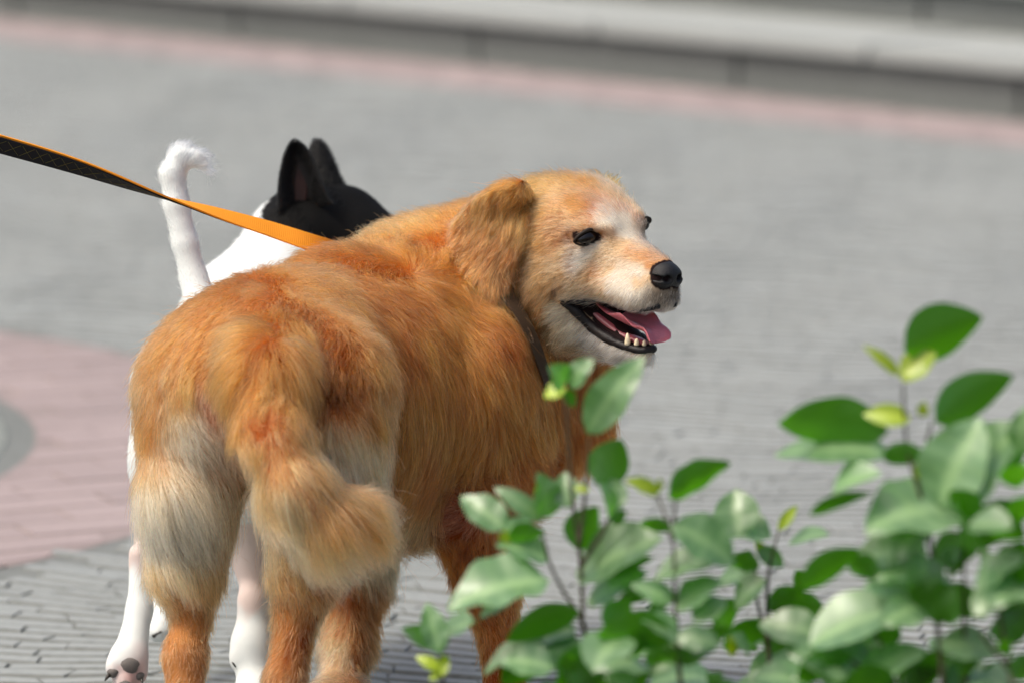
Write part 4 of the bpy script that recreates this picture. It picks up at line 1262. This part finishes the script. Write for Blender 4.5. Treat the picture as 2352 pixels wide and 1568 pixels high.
def leaf_mesh(B, T, wid, nrm, droop=.12, fold=.25, wave=.0, nl=12, nw=6):
    ax = T - B; Ln = np.linalg.norm(ax); ax = ax / Ln
    nrm = nrm - ax * (nrm @ ax); nrm /= np.linalg.norm(nrm)
    sd = np.cross(nrm, ax)
    V, F, vein = [], [], []
    for i in range(nl + 1):
        t = i / nl
        prof = (math.sin(math.pi * min(1, t ** 0.85))) ** 0.72 * (1 - .15 * t) if 0 < t < 1 else 0.02
        c = B + ax * Ln * t + nrm * (4 * droop * Ln * t * (1 - t))
        for k in range(nw + 1):
            x = -1 + 2 * k / nw
            V.append(c + sd * x * wid / 2 * prof + nrm * (abs(x) ** 1.3 * fold * wid / 2 * prof + wave * wid * math.sin(5 * t * math.pi + x * 2) * abs(x)))
            vein.append(1.0 if k == nw // 2 else (0.25 if (i % 2 == 0) else 0.0))
    for i in range(nl):
        for k in range(nw):
            a = i * (nw + 1) + k
            F.append((a, a + nw + 1, a + nw + 2, a + 1))
    return V, F, vein

def add_leaf(parent, bx, by, tx, ty, wpx, tone, dep):
    rr = random
    d0 = dep + rr.uniform(-.02, .02)
    d1 = d0 + {'G': rr.uniform(-.05, .03), 'D': rr.uniform(-.02, .03), 'Y': rr.uniform(-.015, .015), 'M': rr.uniform(-.03, .03)}[tone]
    B, T = P(bx, by, d0), P(tx, ty, d1)
    cam = -VIEW
    up = np.array([0, 0, 1.0])
    j_ = np.array([rr.uniform(-.3, .3), rr.uniform(-.2, .2), rr.uniform(-.15, .15)])
    if tone == 'G': n = up * .95 + cam * .55 + j_
    elif tone == 'D': n = cam * -.85 + up * .40 + j_ * .8       # underside towards the camera
    elif tone == 'M': n = cam * .8 + up * .5 + j_
    else: n = cam * .7 + up * .4 + j_
    w_ = wpx * 1.2 / FV * dep
    # make the visible width come out as listed
    ax = (T - B) / np.linalg.norm(T - B); nn = n - ax * (n @ ax); nn /= np.linalg.norm(nn)
    vis = max(.35, abs(nn @ cam)); w_ = min(w_ / vis, np.linalg.norm(T - B) * .95)
    V, F, vein = leaf_mesh(B, T, w_, n, droop=rr.uniform(.04, .13), fold=rr.uniform(.12, .35), wave=rr.uniform(0, .05))
    o = mesh_obj('leaf', V, F, M_LEAFY if tone == 'Y' else M_LEAF, parent)
    a = o.data.attributes.new('vein', 'FLOAT', 'POINT'); a.data.foreach_set('value', np.array(vein, np.float32))
    return o

def shrub(label, dep, stems, leaves, extra=0, box=None):
    base = P(stems[0][0][0], stems[0][0][1], dep)
    root = empty('leafy_shrub', (base[0], base[1] , 0))
    tag(root, label, 'shrub', 'glossy leafed shrubs in the foreground')
    foot = np.array([base[0], base[1], .02])
    for si, s_ in enumerate(stems):
        pts = [P(x, y, dep + .01 * math.sin(x)) for x, y in s_]
        if si == 0: pts = [foot, foot * .5 + pts[0] * .5] + pts
        pts = smooth_path(pts, 18)
        v, f = tube(pts, np.linspace(.0042 if si == 0 else .0026, .0012, 18), 7)
        mesh_obj('stem', v, f, M_STEM, root)
    for lf_ in leaves: add_leaf(root, *lf_, dep)
    if box:
        x0, x1, y0, y1 = box
        for _ in range(extra):
            x, y = random.uniform(x0, x1), random.uniform(y0, y1)
            a = random.uniform(0, 6.28); l = random.uniform(60, 180)
            tone = random.choice('GGDDM')
            add_leaf(root, x, y, x + l * math.cos(a), y - .6 * l * math.sin(a), l * .48, tone, dep + random.uniform(-.02, .12))
    return root

shrub('shrub sprig with pale leaf upright beside the golden dog chest and yellow green tip', 5.95,
      [[(1348, 1620), (1345, 1500), (1338, 1430), (1290, 1350), (1262, 1290), (1246, 1220)], [(1338, 1430), (1335, 1300), (1312, 1120), (1305, 1000), (1298, 900)], [(1330, 1250), (1345, 1120), (1352, 1000)], [(1335, 1300), (1395, 1200), (1405, 1130)]],
      [(1300, 890, 1250, 912, 38, 'Y'), (1295, 885, 1262, 838, 42, 'M'), (1308, 888, 1366, 825, 42, 'M'), (1298, 895, 1320, 935, 26, 'D'), (1350, 995, 1482, 818, 82, 'M'),
       (1372, 1112, 1428, 1008, 86, 'D'), (1164, 1216, 1058, 1140, 62, 'M'), (1246, 1194, 1135, 1118, 42, 'M'), (1259, 1190, 1236, 1084, 60, 'G'), (1167, 1222, 1218, 1192, 26, 'G'),
       (1165, 1232, 1252, 1222, 42, 'D'), (1170, 1215, 1152, 1252, 26, 'Y'), (1304, 1166, 1298, 1082, 52, 'G'), (1320, 1118, 1354, 1127, 20, 'Y'), (1325, 1262, 1372, 1162, 84, 'D'),
       (1405, 1202, 1438, 1172, 30, 'D'), (1399, 1189, 1374, 1107, 28, 'G'), (1414, 1176, 1409, 1094, 36, 'M'), (1324, 1324, 1524, 1236, 88, 'G'), (1368, 1326, 1502, 1279, 36, 'D'),
       (1350, 1385, 1490, 1316, 52, 'G'), (1418, 1382, 1512, 1360, 30, 'D'), (1262, 1331, 1028, 1400, 98, 'G'), (1262, 1287, 1140, 1250, 52, 'G'), (1174, 1376, 1102, 1420, 30, 'G'),
       (1330, 1402, 1162, 1472, 66, 'D'), (1324, 1446, 1218, 1482, 46, 'G'), (1265, 1476, 1112, 1548, 40, 'G'), (1260, 1494, 1150, 1570, 72, 'D')])
shrub('low shrub sprig at the bottom of the picture left of the other leaves', 6.0,
      [[(1030, 1660), (1020, 1600), (1015, 1540), (1008, 1490)]],
      [(1011, 1501, 980, 1383, 56, 'G'), (996, 1477, 922, 1442, 36, 'M'), (1015, 1537, 955, 1506, 26, 'Y'), (1016, 1552, 1024, 1500, 22, 'Y'), (1014, 1490, 1034, 1452, 20, 'D'), (1090, 1430, 1005, 1482, 36, 'G'), (1012, 1548, 985, 1560, 24, 'Y')])
shrub('dark low shrub between the golden dog front leg and the middle shrub', 5.9,
      [[(1380, 1640), (1375, 1560), (1370, 1500), (1360, 1460)], [(1375, 1560), (1420, 1500)]],
      [(1285, 1575, 1402, 1498, 82, 'D'), (1410, 1575, 1330, 1488, 72, 'D'), (1330, 1600, 1300, 1500, 70, 'D'), (1440, 1560, 1390, 1470, 60, 'D'), (1442, 1508, 1518, 1470, 36, 'G'), (1490, 1550, 1562, 1508, 36, 'G'), (1400, 1590, 1500, 1540, 60, 'D')],
      extra=12, box=(1240, 1450, 1480, 1590))
shrub('middle shrub with two small upright leaves on thin stalks above grey green foliage', 5.85,
      [[(1570, 1640), (1560, 1540), (1552, 1400), (1548, 1280), (1545, 1200)], [(1545, 1240), (1530, 1190), (1510, 1135)], [(1545, 1240), (1548, 1190), (1552, 1145)]],
      [(1535, 1142, 1678, 1062, 62, 'D'), (1512, 1132, 1436, 1102, 30, 'Y'), (1510, 1130, 1516, 1096, 16, 'Y'), (1543, 1205, 1690, 1296, 88, 'G'), (1540, 1215, 1470, 1200, 30, 'D'), (1505, 1330, 1648, 1296, 48, 'G'),
       (1592, 1426, 1670, 1376, 48, 'G'), (1495, 1416, 1545, 1354, 30, 'D'), (1525, 1480, 1645, 1490, 50, 'M'), (1588, 1462, 1592, 1430, 20, 'Y'), (1555, 1400, 1660, 1330, 52, 'G'), (1550, 1380, 1450, 1340, 46, 'M'), (1556, 1470, 1470, 1420, 50, 'G'), (1560, 1520, 1680, 1440, 56, 'D'), (1560, 1500, 1480, 1520, 46, 'D')],
      extra=12, box=(1400, 1700, 1430, 1590))
shrub('shrub with one narrow yellow green leaf standing between the middle and the tallest shrub', 6.05,
      [[(1770, 1640), (1765, 1480), (1762, 1360), (1770, 1290), (1790, 1215)], [(1765, 1480), (1740, 1380), (1735, 1300)]],
      [(1788, 1217, 1830, 1160, 24, 'Y'), (1700, 1235, 1688, 1122, 84, 'G'), (1772, 1235, 1640, 1220, 52, 'G'), (1812, 1248, 1905, 1228, 52, 'G'), (1770, 1372, 1834, 1354, 32, 'D'), (1745, 1300, 1670, 1290, 44, 'D'),
       (1738, 1320, 1640, 1345, 48, 'G'), (1762, 1290, 1735, 1240, 26, 'Y'), (1640, 1445, 1704, 1380, 52, 'D'), (1660, 1485, 1795, 1438, 54, 'D'), (1682, 1505, 1676, 1458, 22, 'Y'), (1765, 1400, 1850, 1350, 50, 'D'), (1760, 1330, 1690, 1400, 46, 'G'), (1740, 1260, 1800, 1300, 40, 'M')],
      extra=13, box=(1640, 1900, 1330, 1590))
shrub('tallest shrub at right with big dark round leaves and yellow green new leaves on top', 5.75,
      [[(2170, 1640), (2165, 1560), (2150, 1400), (2135, 1220), (2105, 1110), (2082, 1020), (2074, 880)], [(2220, 1620), (2215, 1480), (2215, 1330), (2210, 1240)], [(2105, 1110), (2125, 1040), (2140, 965)]],
      [(2076, 802, 2258, 728, 112, 'D'), (2071, 873, 2150, 806, 56, 'Y'), (2065, 863, 1982, 794, 26, 'Y'), (2148, 969, 2328, 861, 92, 'D'), (2040, 990, 1786, 972, 104, 'D'), (2048, 1042, 1780, 1046, 66, 'G'),
       (2091, 962, 1981, 950, 46, 'Y'), (2118, 955, 2124, 920, 22, 'Y'), (2024, 1050, 2132, 1044, 46, 'D'), (2107, 1099, 2118, 1042, 26, 'Y'), (2160, 1164, 2256, 958, 136, 'G'), (2207, 1176, 2356, 970, 96, 'G'),
       (2301, 1092, 2362, 1016, 44, 'G'), (2213, 1174, 1986, 1222, 140, 'G'), (2213, 1246, 2378, 1158, 88, 'D'), (2177, 1322, 2244, 1266, 42, 'D'), (1947, 1292, 2026, 1328, 52, 'D'), (1841, 1346, 1979, 1260, 62, 'D'),
       (1859, 1181, 2002, 1132, 32, 'D'), (1912, 1134, 2026, 1090, 52, 'G'), (2130, 1190, 2060, 1290, 70, 'G'), (2150, 1300, 2010, 1330, 60, 'G')],
      extra=10, box=(2060, 2280, 1180, 1520))
shrub('shrub at the right edge of the picture with pale drooping leaves', 5.65,
      [[(2330, 1640), (2320, 1540), (2300, 1430), (2290, 1330)], [(2320, 1540), (2250, 1450)]],
      [(2242, 1358, 2358, 1276, 62, 'G'), (2260, 1346, 2366, 1308, 32, 'D'), (2236, 1412, 2328, 1350, 52, 'G'), (2284, 1470, 2376, 1402, 74, 'D'), (2300, 1472, 2320, 1508, 26, 'D'), (2340, 1200, 2380, 1130, 40, 'G'), (2330, 1560, 2380, 1500, 60, 'D'), (2345, 1040, 2362, 930, 50, 'G'), (2340, 1120, 2380, 1060, 50, 'G')],
      extra=18, box=(2180, 2370, 1180, 1590))
shrub('spreading shrub along the bottom right corner with broad grey green leaves', 5.8,
      [[(2060, 1660), (2050, 1580), (2030, 1500), (2010, 1440)], [(2050, 1580), (1960, 1520), (1900, 1480)]],
      [(1860, 1482, 2114, 1388, 92, 'G'), (2020, 1542, 1812, 1500, 90, 'G'), (1971, 1572, 2134, 1490, 62, 'G'), (1830, 1560, 1960, 1500, 60, 'D'), (2080, 1580, 2190, 1490, 56, 'D'), (2180, 1590, 2240, 1500, 50, 'D'), (1900, 1600, 1840, 1520, 60, 'G')],
      extra=26, box=(1830, 2300, 1450, 1600))

bed = mesh_obj('planting_bed', [(-.35, 3.2, .0), (2.2, 3.2, .0), (2.2, 6.25, .0), (-.35, 6.25, .0), (-.35, 3.2, .06), (2.2, 3.2, .06), (2.2, 6.25, .06), (-.35, 6.25, .06)], [(0, 1, 5, 4), (1, 2, 6, 5), (2, 3, 7, 6), (3, 0, 4, 7), (4, 5, 6, 7)], M_SOIL, smooth=False)
bed['kind'] = 'structure'
